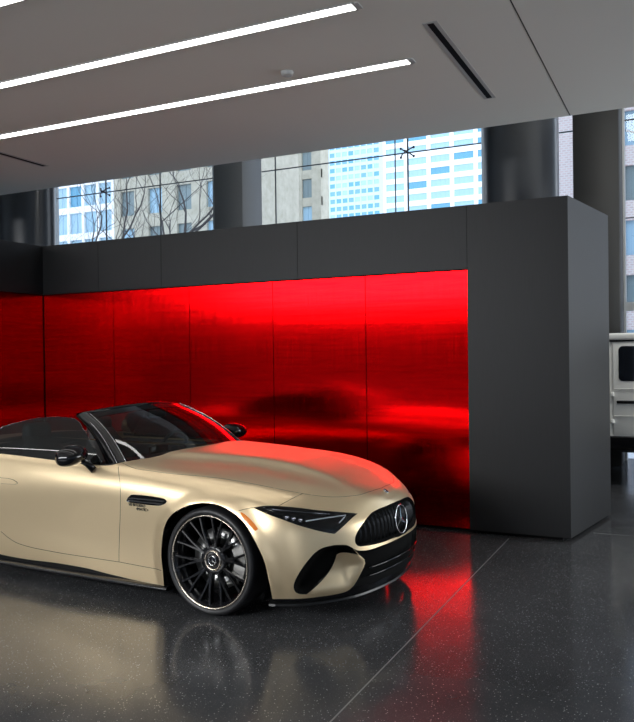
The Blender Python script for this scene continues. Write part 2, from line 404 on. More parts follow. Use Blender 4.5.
building('stone_building', -56, -42, 89, 48, 3.3, 3.5, 1.4, 2.4, M['stone'], [M['grey_win'],M['bw2']], 'cream limestone building at the left side of the middle high window', zoff=.3, xoff=.45, vis=(-44,22), depth=2.5)
building('blue_tower', -146, -115.2, 305, 150, 2.9, 3.3, 2.3, 1.9, M['blue_b'], [M['bw3'],M['bw2'],M['bw']], 'tall light blue glass tower between the limestone and the white building', zoff=0, xoff=.3, vis=(-126,72))
building('white_apartment_building', -82.3, -40, 218, 120, 6.9, 3.5, 5.7, 2.0, M['white_b'], [M['bw'],M['bw2'],M['bw2']], 'bright white building with wide blue windows left of the black round column', zoff=.4, xoff=.2, vis=(-62,50))
building('brick_building', -9.2, 26, 55, 34, 5.0, 3.6, 2.1, 2.3, M['brick'], [M['bw2'],M['grey_win']], 'pink brick building seen beside the dark pier at the right edge', zoff=.2, xoff=3.9, vis=(0,12))
building('added_sky_block', -80, 14, -45, 60, 4.0, 3.6, 2.6, 2.2, M['sky_block'], [M['grey_win']], 'unseen grey block added behind the viewer to hide the sky')  # added out of view: hides sky to dim the red panel reflections
sb = building('added_sky_block', -40, 40, 0, 34, 4.0, 3.6, 2.6, 2.2, M['sky_block'], [M['grey_win']], 'unseen grey block added on the right to hide the sky')  # added out of view: keeps bright sky off the left red panels
sb.location = (24,-2,0); sb.rotation_euler = (0,0,-PI/2)
tree(-15.3, 19.5, 12, 'bare tree with a forked trunk seen in the left high window', 3)
tree(-23.5, 27.5, 13, 'fine bare tree at the left end of the left high window', 11, 1.2)
tree(.2, 19.5, 8.5, 'bare tree outside the window above the white off-road car', 5)


# ================================================================== CAR BODY SURFACE
_side = [ # x, then (w, z) rows from the sill to the centre line
 (-3.4, [(.80,.25),(.86,.33),(.90,.45),(.92,.60),(.91,.75),(.87,.86),(.78,.93),(.66,.955),(.4,.97),(0,.975)]),
 (-3.05,[(.86,.20),(.90,.30),(.94,.45),(.955,.60),(.945,.75),(.915,.86),(.83,.945),(.70,.98),(.42,.99),(0,.995)]),
 (-2.7, [(.905,.15),(.93,.29),(.955,.44),(.965,.60),(.955,.745),(.925,.86),(.85,.955),(.72,.99),(.43,1.0),(0,1.0)]),
 (-2.25,[(.905,.13),(.92,.27),(.93,.42),(.943,.60),(.938,.755),(.905,.87),(.85,.96),(.735,.99),(.44,1.0),(0,1.0)]),
 (-1.8, [(.903,.13),(.912,.265),(.912,.41),(.925,.60),(.927,.76),(.902,.87),(.85,.95),(.74,.98),(.45,.99),(0,.99)]),
 (-1.3, [(.900,.13),(.909,.265),(.902,.41),(.915,.60),(.92,.76),(.897,.86),(.845,.938),(.74,.968),(.45,.985),(0,.99)]),
 (-.8,  [(.900,.13),(.909,.27),(.905,.42),(.915,.60),(.921,.75),(.897,.85),(.84,.922),(.735,.95),(.45,.98),(0,.99)]),
 (-.4,  [(.912,.13),(.925,.28),(.928,.43),(.935,.60),(.93,.74),(.90,.84),(.835,.905),(.73,.93),(.45,.965),(0,.975)]),
 (0,    [(.92,.17),(.945,.29),(.952,.44),(.955,.60),(.94,.735),(.90,.825),(.825,.883),(.715,.91),(.45,.945),(0,.955)]),
 (.3,   [(.90,.16),(.93,.28),(.94,.43),(.935,.58),(.91,.70),(.87,.782),(.79,.842),(.68,.87),(.42,.905),(0,.915)]),
 (.5,   [(.85,.155),(.875,.27),(.885,.42),(.878,.56),(.853,.665),(.81,.735),(.735,.79),(.63,.825),(.38,.865),(0,.875)]),
]
_cols = []
_cols.append([(-3.62,0,.30),(-3.68,0,.38),(-3.72,0,.50),(-3.73,0,.62),(-3.73,0,.74),(-3.73,0,.83),(-3.72,0,.88),(-3.70,0,.92),(-3.64,0,.945),(-3.56,0,.957)])
_cols.append([(-3.60,.45,.29),(-3.66,.46,.37),(-3.70,.46,.49),(-3.71,.46,.62),(-3.71,.46,.74),(-3.71,.45,.83),(-3.70,.44,.885),(-3.67,.40,.92),(-3.61,.26,.946),(-3.52,0,.96)])
_cols.append([(-3.50,.74,.28),(-3.55,.77,.36),(-3.58,.79,.48),(-3.59,.80,.61),(-3.58,.79,.74),(-3.57,.76,.84),(-3.55,.69,.90),(-3.52,.57,.935),(-3.49,.35,.955),(-3.46,0,.965)])
for x, rows in _side: _cols.append([(x, w_, z_) for w_, z_ in rows])
_cols.append([(.63,.765,.15),(.665,.78,.27),(.68,.775,.41),(.68,.76,.54),(.668,.74,.635),(.65,.70,.695),(.635,.635,.745),(.63,.55,.782),(.62,.33,.825),(.62,0,.835)])
_cols.append([(.80,.53,.14),(.835,.54,.26),(.845,.54,.40),(.84,.53,.53),(.825,.515,.615),(.80,.49,.67),(.775,.45,.715),(.755,.39,.748),(.74,.23,.785),(.735,0,.795)])
_cols.append([(.875,.27,.13),(.915,.275,.25),(.93,.275,.38),(.925,.27,.52),(.91,.265,.61),(.885,.255,.66),(.86,.24,.70),(.84,.21,.73),(.82,.12,.755),(.815,0,.762)])
_cols.append([(.90,0,.13),(.94,0,.25),(.955,0,.38),(.95,0,.52),(.935,0,.61),(.915,0,.655),(.895,0,.69),(.875,0,.712),(.855,0,.732),(.84,0,.745)])
P0 = np.array(_cols)                       # (ncol, nrow, 3): x, w, z
def spline_d2(t, y):                        # natural cubic spline second derivatives
    n = len(t); A = np.zeros((n,n)); B = np.zeros((n,)+y.shape[1:]); A[0,0] = A[-1,-1] = 1
    for i in range(1, n-1):
        h0 = t[i]-t[i-1]; h1 = t[i+1]-t[i]
        A[i,i-1] = h0; A[i,i] = 2*(h0+h1); A[i,i+1] = h1
        B[i] = 6*((y[i+1]-y[i])/h1-(y[i]-y[i-1])/h0)
    return np.linalg.solve(A, B.reshape(n,-1)).reshape(B.shape)
def spline_ev(t, y, d2, q):
    i = np.clip(np.searchsorted(t, q)-1, 0, len(t)-2); h = t[i+1]-t[i]; a = (t[i+1]-q)/h; b = (q-t[i])/h
    sh = (-1,)+(1,)*(y.ndim-1); a = a.reshape(sh); b = b.reshape(sh); h = h.reshape(sh)
    return a*y[i]+b*y[i+1]+((a**3-a)*d2[i]+(b**3-b)*d2[i+1])*h*h/6
def knots(P, axis, sel):
    d = np.linalg.norm(np.diff(P, axis=axis), axis=2)
    d = d[:, sel] if axis == 0 else d[sel, :]
    return np.concatenate([[0], np.cumsum(d.mean(axis=1 if axis == 0 else 0))])
KU = knots(P0, 0, slice(1,7)); KV = knots(P0, 1, slice(5,16))
UM, VM = KU[-1], KV[-1]
def mirror_ext(P, K, axis):                 # continue two control rows past each symmetry plane
    fl = np.array([1,-1,1])
    if axis == 0:
        a = P[1:3][::-1]*fl; b = P[-3:-1][::-1]*fl
        return np.concatenate([a,P,b],0), np.concatenate([-K[1:3][::-1], K, 2*K[-1]-K[-3:-1][::-1]])
    b = P[:,-3:-1][:,::-1]*fl
    return np.concatenate([P,b],1), np.concatenate([K, 2*K[-1]-K[-3:-1][::-1]])
_PE, _KUE = mirror_ext(P0, KU, 0); _PE, _KVE = mirror_ext(_PE, KV, 1)
_D2U = spline_d2(_KUE, _PE)
NG = 361; _gu = np.linspace(0, UM, NG)
_rows = spline_ev(_KUE, _PE, _D2U, _gu)     # NG x nrowE x 3
_RT = np.transpose(_rows, (1,0,2)); _D2V = spline_d2(_KVE, _RT)
NV = 161; _gv = np.linspace(0, VM, NV)
G = np.transpose(spline_ev(_KVE, _RT, _D2V, _gv), (1,0,2))   # NG x NV x 3
G[0,:,1] = 0; G[-1,:,1] = 0; G[:,-1,1] = 0
def smooth_bump(d, r): t = np.clip(1-d/r, 0, 1); return t*t*(3-2*t)
_ARCH = [(-.40,.10),(-.425,.25),(-.433,.389),(-.403,.542),(-.322,.655),(-.167,.733),(-.004,.757),(.136,.728),(.258,.655),(.342,.548),(.407,.412),(.432,.264),(.43,.10)]
def dseg(P, A, B):
    d = B-A; t = np.clip(((P-A)@d)/max(d@d,1e-12), 0, 1); return np.linalg.norm(P-(A+t[:,None]*d), axis=1)
def dpoly(P, pts, closed=False):
    pts = np.asarray(pts, float); n = len(pts); r = np.full(len(P), 1e9)
    for i in range(n if closed else n-1): r = np.minimum(r, dseg(P, pts[i], pts[(i+1)%n]))
    return r
_f = G.reshape(-1,3)
for ox in (0,-2.7):
    k = (abs(_f[:,0]-ox) < .62) & (_f[:,1] > .6) & (_f[:,2] < .85)
    P_ = _f[k][:,[0,2]]; d = dpoly(P_, [(a+ox,b) for a,b in _ARCH])
    _f[k,1] += .016*smooth_bump(d, .085)
# bonnet power domes: two soft creases running to the nose
k = (_f[:,0] > -.95) & (_f[:,1] < .75) & (_f[:,2] > .7)
xx = _f[k,0]; ww = _f[k,1]; wc = .46-.15*np.clip((xx+.75)/1.3, 0, 1)
_f[k,2] += .028*np.clip((.80-xx)/.55,0,1)*np.clip((xx+.95)/.3,0,1)*(1/(1+np.exp((ww-wc)/.020)))
_f[k,2] -= .006*np.clip((.70-xx)/.5,0,1)*np.clip((xx+.95)/.3,0,1)*np.exp(-((ww-wc-.12)/.07)**2)
G = _f.reshape(NG,NV,3)
_tu = np.gradient(G, axis=0); _tv_ = np.gradient(G, axis=1)
GN = np.cross(_tv_, _tu); GN[0,:,1] = 0; GN[-1,:,1] = 0; GN[:,-1,1] = 0
GN /= np.maximum(np.linalg.norm(GN, axis=2), 1e-9)[:,:,None]

_du = _gu[1]-_gu[0]; _dv = _gv[1]-_gv[0]
def S(uv):
    uv = np.atleast_2d(np.asarray(uv, float)); a = np.clip(uv[:,0]/_du, 0, NG-1.0001); b = np.clip(uv[:,1]/_dv, 0, NV-1.0001)
    i = a.astype(int); j = b.astype(int); a = (a-i)[:,None]; b = (b-j)[:,None]
    return (G[i,j]*(1-a)*(1-b)+G[i+1,j]*a*(1-b)+G[i,j+1]*(1-a)*b+G[i+1,j+1]*a*b)
def SN(uv, e=.012):                         # outward normal in (x, w, z)
    uv = np.atleast_2d(np.asarray(uv, float))
    def cl(d): q = uv+d; q[:,0] = np.clip(q[:,0],0,UM); q[:,1] = np.clip(q[:,1],0,VM); return S(q)
    tu = cl(np.array([e,0]))-cl(np.array([-e,0])); tv = cl(np.array([0,e]))-cl(np.array([0,-e]))
    n = np.cross(tv, tu); n[uv[:,1] > VM-1e-6, 1] = 0; n[uv[:,0] > UM-1e-6, 1] = 0; n[uv[:,0] < 1e-6, 1] = 0
    return n/np.maximum(np.linalg.norm(n, axis=1), 1e-9)[:,None]

# car placement in the room
CAR_LOC = Vector((-2.80522486, 5.24926536, 0)); CAR_YAW = -math.radians(3.5)
CAR_M = Matrix.Translation(CAR_LOC) @ Matrix.Rotation(CAR_YAW, 4, 'Z'); CAR_I = CAR_M.inverted()
_tv = [Vector((p[0],-p[1],p[2])) for p in G.reshape(-1,3)]
_tf = [(i*NV+j, (i+1)*NV+j, (i+1)*NV+j+1, i*NV+j+1) for i in range(NG-1) for j in range(NV-1)]
BVH = BVHTree.FromPolygons(_tv, _tf)
def cast(o, d):
    h, n, k, ds = BVH.ray_cast(Vector(o), Vector(d))
    if h is None: return None
    i, j = divmod(k, NV-1); u0 = _gu[i]; v0 = _gv[j]
    best = (i*1.0, j*1.0)
    # local inverse bilinear by sampling
    uu = np.linspace(0,1,9); qs = np.array([(u0+a*_du, v0+b*_dv) for a in uu for b in uu]); P = S(qs); P[:,1] *= -1
    return tuple(qs[np.argmin(((P-np.array(h))**2).sum(1))])
def on_body(u, v): return (u, v)            # a point given in the unrolled body coordinates
def sd(x, z): r = cast((x,-3,z),(0,1,0)); (r is None) and print('MISS sd', x, z); return r
def tp(x, w): r = cast((x,-w,3),(0,0,-1)); (r is None) and print('MISS tp', x, w); return r
def fr(w, z): r = cast((3,-w,z),(-1,0,0)); (r is None) and print('MISS fr', w, z); return r
def L(fn, *pts): return [q for q in (fn(*p) for p in pts) if q]
def ends(*a): return sum(a, [])
ws_base = [(-.935,.765),(-.90,.70),(-.85,.60),(-.79,.45),(-.745,.25),(-.72,.10),(-.715,0)]
c_cowl = L(tp, *ws_base)
c_belt = L(on_body, (3.3838,0.7737), (3.1048,0.7701), (2.8277,0.7749), (2.5261,0.7786), (2.2306,0.7810)) + L(tp, (-2.2,.86),(-2.33,.84))
c_belt = [c_cowl[0]] + c_belt
c_cock_rear = L(tp, (-2.42,.78),(-2.5,.65),(-2.53,.4),(-2.54,0))
c_hood = L(tp, (-.925,.785)) + L(on_body, (3.6321,0.7786), (3.7983,0.7737), (3.9522,0.7725), (4.1677,0.7870), (4.3668,0.7991), (4.5207,0.8027), (4.6643,0.8100), (4.7956,0.8257), (4.9249,0.8463), (5.0624,0.8729), (5.1999,0.9007), (5.3497,0.9454), (5.4749,1.0095), (5.5611,1.2331)) + L(tp, (.795,.12),(.803,0))
c_doorf = L(on_body, (3.4844,0.7737), (3.5542,0.6673), (3.5808,0.5791), (3.5726,0.4606), (3.5521,0.3373), (3.5459,0.2212), (3.5459,0.1221))
c_doorb = L(on_body, (3.5459,0.1221), (3.2607,0.1233), (2.9529,0.1245), (2.7374,0.1294), (2.6287,0.1342), (2.4830,0.1511), (2.3824,0.1850), (2.3065,0.2237))
c_doorr = L(sd, (-2.14,.42),(-2.22,.50),(-2.27,.60),(-2.29,.72),(-2.28,.85)) + L(tp, (-2.25,.85))
c_sill = L(on_body, (3.5459,0.1221), (3.7470,0.1161), (3.9502,0.1112)) + L(sd, (-.30,.255))
c_skirt = L(sd, (-.30,.160)) + L(on_body, (3.9522,0.0157), (3.6424,0.0169), (3.4208,0.0254), (3.2032,0.0411), (2.9037,0.0435), (2.5958,0.0339), (2.2983,0.0375)) + L(sd, (-2.2,.185),(-2.35,.20))
c_headl = L(on_body, (4.7033,0.6250), (4.7567,0.6504), (4.8182,0.6722), (4.9290,0.6964), (5.0378,0.7109), (5.2163,0.7121), (5.3784,0.6903), (5.4420,0.6722)), L(on_body, (5.4420,0.6722), (5.3682,0.6154), (5.2902,0.5404), (5.2409,0.4945)), L(on_body, (5.2409,0.4945), (5.1630,0.5162), (5.0932,0.5380), (5.0070,0.5622), (4.9270,0.5839), (4.8572,0.5960), (4.7997,0.6057), (4.7382,0.6178), (4.7033,0.6250))
c_grille = L(on_body, (5.4133,0.3651), (5.3948,0.3917), (5.3928,0.4304), (5.4092,0.4775), (5.4523,0.5416), (5.4933,0.5888), (5.5344,0.6274), (5.5754,0.6589), (5.6247,0.6782), (5.6965,0.6976), (5.7950,0.7133)) + L(fr, (.05,.6755),(0,.676)), L(fr, (0,.448),(.06,.446)) + L(on_body, (5.7724,0.3639), (5.6431,0.3603), (5.5282,0.3566), (5.4379,0.3578), (5.4133,0.3651))
c_hole = L(on_body, (5.3682,0.3578), (5.3435,0.3748), (5.3148,0.3881), (5.2348,0.3965), (5.1609,0.3832), (5.1178,0.3518), (5.0850,0.3071), (5.0460,0.2454), (5.0111,0.1813), (4.9947,0.1414), (4.9906,0.1100), (5.0008,0.0786), (5.0296,0.0604), (5.0870,0.0544), (5.2102,0.0496), (5.3497,0.0471)), L(on_body, (5.3497,0.0471), (5.3989,0.0798), (5.4359,0.1547), (5.4728,0.2321), (5.4667,0.2563), (5.4215,0.2962), (5.3682,0.3578))
c_scoop = L(on_body, (5.2553,0.3071), (5.2779,0.3192), (5.3230,0.3180), (5.3764,0.3083), (5.4215,0.2962)), L(on_body, (5.4667,0.2563), (5.4728,0.2321), (5.4359,0.1547), (5.3989,0.0798), (5.3497,0.0471)), L(on_body, (5.3497,0.0471), (5.2102,0.0496), (5.0870,0.0544)), L(on_body, (5.0870,0.0544), (5.1301,0.0919), (5.1671,0.1281), (5.2081,0.1765), (5.2348,0.2273), (5.2512,0.2805), (5.2553,0.3071))
c_lower = L(on_body, (5.3682,0.3578), (5.4030,0.3349), (5.4482,0.3252), (5.5118,0.3240), (5.6267,0.3373), (5.7704,0.3433)) + L(fr, (.06,.436),(0,.436)), L(fr, (0,.185),(.1,.186),(.2,.19)) + L(on_body, (5.4113,0.0701), (5.3989,0.0774)), L(on_body, (5.3989,0.0774), (5.4379,0.1535), (5.4749,0.2309), (5.4687,0.2575), (5.4236,0.2974), (5.3682,0.3578))
c_lip = L(sd, (.38,.150)) + L(on_body, (4.8121,0.0169), (4.9208,0.0181), (5.0870,0.0230), (5.2348,0.0290), (5.3517,0.0411), (5.3989,0.0774), (5.4113,0.0701)) + L(fr, (.2,.19),(.1,.186),(0,.185))
c_vent = L(on_body, (3.6383,0.5404), (3.6506,0.5597), (3.6711,0.5743), (3.7039,0.5839), (3.8394,0.5900), (3.9502,0.5888), (3.9953,0.5839), (4.0159,0.5718), (4.0035,0.5573), (3.9707,0.5428), (3.9256,0.5344), (3.7963,0.5319), (3.6732,0.5295), (3.6444,0.5319), (3.6383,0.5404))
c_marker = L(on_body, (4.6274,0.5779), (4.6561,0.5718), (4.7115,0.5392), (4.7608,0.4884), (4.7464,0.4739), (4.7033,0.5066), (4.6540,0.5440), (4.6274,0.5779))
c_bump1 = L(on_body, (4.6130,0.5851), (4.6582,0.6057), (4.7033,0.6250)); c_bump2 = L(on_body, (4.8593,0.6831), (4.9044,0.7532), (4.9454,0.8475))
c_handle = L(on_body, (2.3270,0.5984), (2.4071,0.5972), (2.4768,0.5900), (2.5240,0.5730), (2.5014,0.5658), (2.3332,0.5634))
c_handle = c_handle[:5] + L(on_body, (2.3332,0.5634)) + L(sd, (-2.10,.752),(-2.12,.775),(-2.10,.795)) + [c_handle[0]]
c_taill = [fr_ for fr_ in []]
def rear(w, z): r = cast((-5,-w,z),(1,0,0)); return r
c_tail = L(rear, (.28,.80),(.5,.80),(.68,.795)) + L(sd, (-3.5,.80),(-3.38,.79),(-3.36,.75),(-3.45,.71)) + L(rear, (.70,.70),(.5,.72),(.28,.745),(.28,.80))
c_trunk = L(tp, (-2.60,0),(-2.62,.35),(-2.66,.60),(-2.76,.70),(-3.1,.69),(-3.35,.64)) + L(rear, (.62,.88),(.6,.66),(.55,.62),(.3,.61),(0,.61))
c_rlow = L(sd, (-3.05,.28),(-3.3,.32)) + L(rear, (.7,.36),(.4,.36),(0,.36))
c_archf = L(sd, *[(a,max(b,.172)) for a,b in _ARCH[1:-1]])
c_archr = L(sd, *[(a-2.7,max(b,.19)) for a,b in _ARCH[1:-1]])
c_drl = L(on_body, (5.0542,0.6045), (5.1199,0.6287), (5.1896,0.6480), (5.3435,0.6698), (5.3148,0.6311), (5.2840,0.5972))
c_drl2 = L(on_body, (4.7997,0.6456), (4.9065,0.6625), (5.0049,0.6770), (5.2184,0.6879))
c_mod = L(on_body, (4.9311,0.6141), (4.9762,0.6141), (5.0214,0.6117))
RAW = dict(drl=[c_drl], drl2=[c_drl2], mod=[c_mod], cowl=[c_cowl], belt=[c_belt], cockr=[c_cock_rear], hood=[c_hood], doorf=[c_doorf], doorb=[c_doorb], doorr=[c_doorr], sill=[c_sill], skirt=[c_skirt], headl=list(c_headl), grille=list(c_grille), hole=list(c_hole), scoop=list(c_scoop), lower=list(c_lower), lip=[c_lip], vent=[c_vent], marker=[c_marker], bump1=[c_bump1], bump2=[c_bump2], handle=[c_handle], tail=[c_tail], trunk=[c_trunk], rlow=[c_rlow], archf=[c_archf], archr=[c_archr])

def crs(pts, step=.014):                    # Catmull-Rom through traced points, ends kept
    P = [np.array(p, float) for p in pts]
    if len(P) < 3:
        n = max(1, int(np.linalg.norm(P[-1]-P[0])/step)); return [tuple(P[0]+(P[-1]-P[0])*i/n) for i in range(n+1)]
    cl = np.linalg.norm(P[0]-P[-1]) < 1e-6
    E = [P[-2] if cl else 2*P[0]-P[1]]+P+[P[1] if cl else 2*P[-1]-P[-2]]; out = [tuple(P[0])]
    for i in range(1, len(E)-2):
        a,b,c,d = E[i-1:i+3]; n = max(1, int(np.linalg.norm(c-b)/step))
        for k in range(1, n+1):
            t = k/n; out.append(tuple(.5*((2*b)+(-a+c)*t+(2*a-5*b+4*c-d)*t*t+(-a+3*b-3*c+d)*t**3)))
    return out
def clampuv(l): return [(min(max(a,0),UM), min(max(b,0),VM)) for a, b in l]
CV = {}
for k_, segs in RAW.items():
    o_ = []
    for s_ in segs:
        r_ = clampuv(crs(s_)); o_ += r_ if not o_ or np.hypot(o_[-1][0]-r_[0][0], o_[-1][1]-r_[0][1]) > 1e-6 else r_[1:]
    CV[k_] = o_
def snapu(l, u, i): l[i] = (u, l[i][1]); return l
def snapv(l, v, i): l[i] = (l[i][0], v); return l
for k_, i_ in (('cowl',-1),('cockr',-1),('hood',-1),('trunk',0)): snapv(CV[k_], VM, i_)
for k_, i_ in (('lip',-1),): snapu(CV[k_], UM, i_)
for k_, i_ in (('trunk',-1),('rlow',-1)): snapu(CV[k_], 0, i_)
for k_ in ('grille','lower'): CV[k_] = [(UM if a > UM-.012 else a, b) for a, b in CV[k_]]
# close the arch curves down to the lower edge of the surface
for k_ in ('archf','archr'):
    c_ = CV[k_]; CV[k_] = [(c_[0][0],0)]+c_+[(c_[-1][0],0)]
CV['doorf'][-1] = CV['doorb'][0] = CV['sill'][0]
pg = {}
pg['cockpit'] = CV['belt'][::-1]+CV['cowl'][1:]+[(CV['cockr'][-1][0],VM)]+CV['cockr'][::-1]
pg['archf'] = CV['archf']; pg['archr'] = CV['archr']
for k_ in ('headl','vent','marker','handle','tail','scoop','hole','grille','lower'): pg[k_] = CV[k_]
pg['hood'] = [CV['hood'][0]]+CV['cowl'][1:]+[(UM,VM)]*(0)+[(CV['hood'][-1][0],VM)]+CV['hood'][::-1]
pg['hood'] = [CV['cowl'][0]]+CV['cowl'][1:]+CV['hood'][::-1]
pg['door'] = CV['doorf']+CV['doorb'][1:]+CV['doorr']+[CV['belt'][-2]]+[p for p in CV['belt'][::-1] if p[0] < CV['doorf'][0][0]-.005 and p[0] > CV['doorr'][-1][0]+.005]
pg['skirt'] = CV['skirt']+[(CV['skirt'][-1][0]-.02,0),(CV['skirt'][0][0]+.02,0)]
pg['sill'] = CV['doorb'][::-1][20:]+CV['sill'][1:]+[(CV['sill'][-1][0],0),(CV['doorb'][-1][0],0)]
pg['sill'] = [p for p in CV['doorb'][::-1]]+CV['sill'][1:]+[(CV['sill'][-1][0],0),(CV['doorb'][-1][0],0)]
pg['lip'] = CV['lip']+[(UM,0),(CV['lip'][0][0]-.02,0)]
am = CV['archf'][len(CV['archf'])*6//10]
pg['fender'] = CV['doorf']+CV['sill'][1:]+[(CV['sill'][-1][0]+.2,CV['sill'][-1][1]+.2)]+CV['bump1']+[q for q in crs([CV['bump1'][-1],CV['bump2'][0]],.02)][1:-1]+CV['bump2']+[p for p in CV['hood'][::-1] if p[0] < CV['bump2'][-1][0]-.004]+[CV['cowl'][0]]
pg['trunk'] = CV['trunk']
pg['trunk'] = CV['trunk']+[(0,VM)]
pg['rlow'] = CV['rlow']+[(0,0),(CV['rlow'][0][0],0)]
ORDER = ['cockpit','archf','archr','headl','vent','marker','handle','tail','scoop','hole','grille','lower','lip','skirt','hood','door','sill','fender','trunk','rlow']
# one constrained triangulation of the unrolled half body; every seam is an edge of it
pts2 = []; edges = []; _idx = {}
def pid(p):
    k = (round(p[0],4), round(p[1],4))
    if k not in _idx: _idx[k] = len(pts2); pts2.append(k)
    return _idx[k]
for k_ in ORDER:
    q = pg[k_]
    for a, b in zip(q, q[1:]+q[:1]):
        i, j_ = pid(a), pid(b)
        if i != j_: edges.append((i, j_))
cps = np.array(pts2)
gs = .02; nu = int(UM/gs); nv = int(VM/gs)
gp = np.array([(UM*i/nu, VM*j/nv) for i in range(nu+1) for j in range(nv+1)])
keep = np.ones(len(gp), bool)
for c0 in range(0, len(gp), 2000):
    blk = gp[c0:c0+2000]; d = ((blk[:,None,:]-cps[None])**2).sum(2).min(1); keep[c0:c0+2000] = d > (.0085)**2
bnd = (gp[:,0] < 1e-9) | (gp[:,0] > UM-1e-9) | (gp[:,1] < 1e-9) | (gp[:,1] > VM-1e-9)
for p in gp[keep | (bnd & keep)]: pts2.append((float(p[0]), float(p[1])))
for c in ((0,0),(UM,0),(UM,VM),(0,VM)): pid(c)
V2, E2, F2, *_ = delaunay_2d_cdt([Vector(p) for p in pts2], edges, [], 0, 1e-5)
V2 = np.array([(v.x, v.y) for v in V2]); F2 = [tuple(f) for f in F2 if len(f) == 3]
cen = V2[np.array(F2)].mean(1)
def inside(P, poly):
    poly = np.asarray(poly); r = np.zeros(len(P), bool); n = len(poly)
    for i in range(n):
        (x1,y1),(x2,y2) = poly[i], poly[(i+1)%n]
        if y1 == y2: continue
        c = ((y1 > P[:,1]) != (y2 > P[:,1])) & (P[:,0] < (x2-x1)*(P[:,1]-y1)/(y2-y1)+x1); r ^= c
    return r
reg = np.full(len(F2), -1)
for ri, k_ in enumerate(ORDER):
    s_ = (reg < 0) & inside(cen, pg[k_]); reg[s_] = ri
C3 = S(cen)
def nrm(uv):
    uv = np.atleast_2d(uv); a = np.clip(uv[:,0]/_du, 0, NG-1.0001); b = np.clip(uv[:,1]/_dv, 0, NV-1.0001)
    i = a.astype(int); j = b.astype(int); a = (a-i)[:,None]; b = (b-j)[:,None]
    r = GN[i,j]*(1-a)*(1-b)+GN[i+1,j]*a*(1-b)+GN[i,j+1]*(1-a)*b+GN[i+1,j+1]*a*b
    return r/np.maximum(np.linalg.norm(r, axis=1), 1e-9)[:,None]
V3 = S(V2); N3 = nrm(V2)
if (N3[:,1] > 0).mean() < .5: N3 = -N3
def region(name): return [f for f, r in zip(F2, reg) if r == ORDER.index(name)]
rest_f = [f for f, r in zip(F2, reg) if r < 0]; rest_c = C3[reg < 0]
front_rest = [f for f, c in zip(rest_f, rest_c) if c[0] > .1]; rear_rest = [f for f, c in zip(rest_f, rest_c) if c[0] <= .1]
def part(name, faces, material, parent, side, disp=None, smoothn=True):
    """side: -1 near, +1 far, 0 both halves joined; disp(uv, p3, n3) -> moved points"""
    if not faces: print('EMPTY PART', name); return None
    ids = sorted({i for f in faces for i in f}); mp = {i: k for k, i in enumerate(ids)}
    P = V3[ids].copy(); Nn = N3[ids].copy(); uv = V2[ids]
    if disp is not None: P = disp(uv, P, Nn)
    fs = [tuple(mp[i] for i in f) for f in faces]; vs = []; ff = []; nn = []
    for sg in ((-1,) if side == -1 else (1,) if side == 1 else (-1,1)):
        o = len(vs); vs += [(p[0], sg*p[1], p[2]) for p in P]; nn += [(n[0], sg*n[1], n[2]) for n in Nn]
        for f in fs:
            a, b, c = (np.array(vs[o+i]) for i in f); gn = np.cross(b-a, c-a); rn = np.array(nn[o+f[0]])
            ff.append(tuple(o+i for i in (f if gn@rn > 0 else f[::-1])))
    if side == 0:                           # weld on the centre plane
        key = {}; rp = []; 
        for i, v in enumerate(vs):
            k = (round(v[0],5), round(v[2],5)) if abs(v[1]) < 1e-5 else None
            rp.append(key.setdefault(k, i) if k else i)
        ff = [tuple(rp[i] for i in f) for f in ff]; ff = [f for f in ff if len(set(f)) == 3]
    me = bpy.data.meshes.new(name); me.from_pydata(vs, [], ff); me.polygons.foreach_set('use_smooth', [True]*len(ff)); me.materials.append(material); me.update()
    if smoothn and disp is None:
        me.normals_split_custom_set_from_vertices([Vector(n).normalized() for n in nn])
    o = bpy.data.objects.new(name, me); COL.objects.link(o); o.parent = parent; return o

def put(o_, p, n, off): return (p[0]+n[0]*off, p[1]+n[1]*off, p[2]+n[2]*off)
CAR = empty('sports_car', CAR_LOC, CAR_YAW, 'open-top two-seat sports car in satin champagne gold with black wheels, parked before the red wall', 'car')
both = (-1, 1)
part('bonnet', region('hood'), M['gold'], CAR, 0)
bumper = part('front_bumper', front_rest, M['gold'], CAR, 0)
part('front_splitter', region('lip'), M['gloss_black'], CAR, 0)
part('boot_lid', region('trunk'), M['gold'], CAR, 0)
rearb = part('rear_body', rear_rest, M['gold'], CAR, 0)
part('rear_diffuser', region('rlow'), M['gloss_black'], CAR, 0)
def recess(key, depth, fall, off=None):
    poly = pg[key] if isinstance(key, str) else key
    if abs(poly[0][0]-UM) < 1e-6 or any(abs(p[0]-UM) < 1e-6 for p in poly):   # centre line is not an edge
        segs = [p for p in poly]
    def f(uv, P, Nn):
        pl = np.array(poly); r = np.full(len(uv), 1e9); n = len(pl)
        for i in range(n):
            a, b = pl[i], pl[(i+1)%n]
            if a[0] > UM-1e-6 and b[0] > UM-1e-6: continue
            r = np.minimum(r, dseg(uv, a, b))
        t = np.clip(r/fall, 0, 1); t = t*t*(3-2*t)
        d = off if off is not None else -Nn
        return P+d*(depth*t)[:,None]
    return f
part('grille_backing', region('grille'), M['deep'], CAR, 0, recess('grille', .05, .02))
part('lower_grille', region('lower'), M['deep'], CAR, 0, recess('lower', .035, .02))
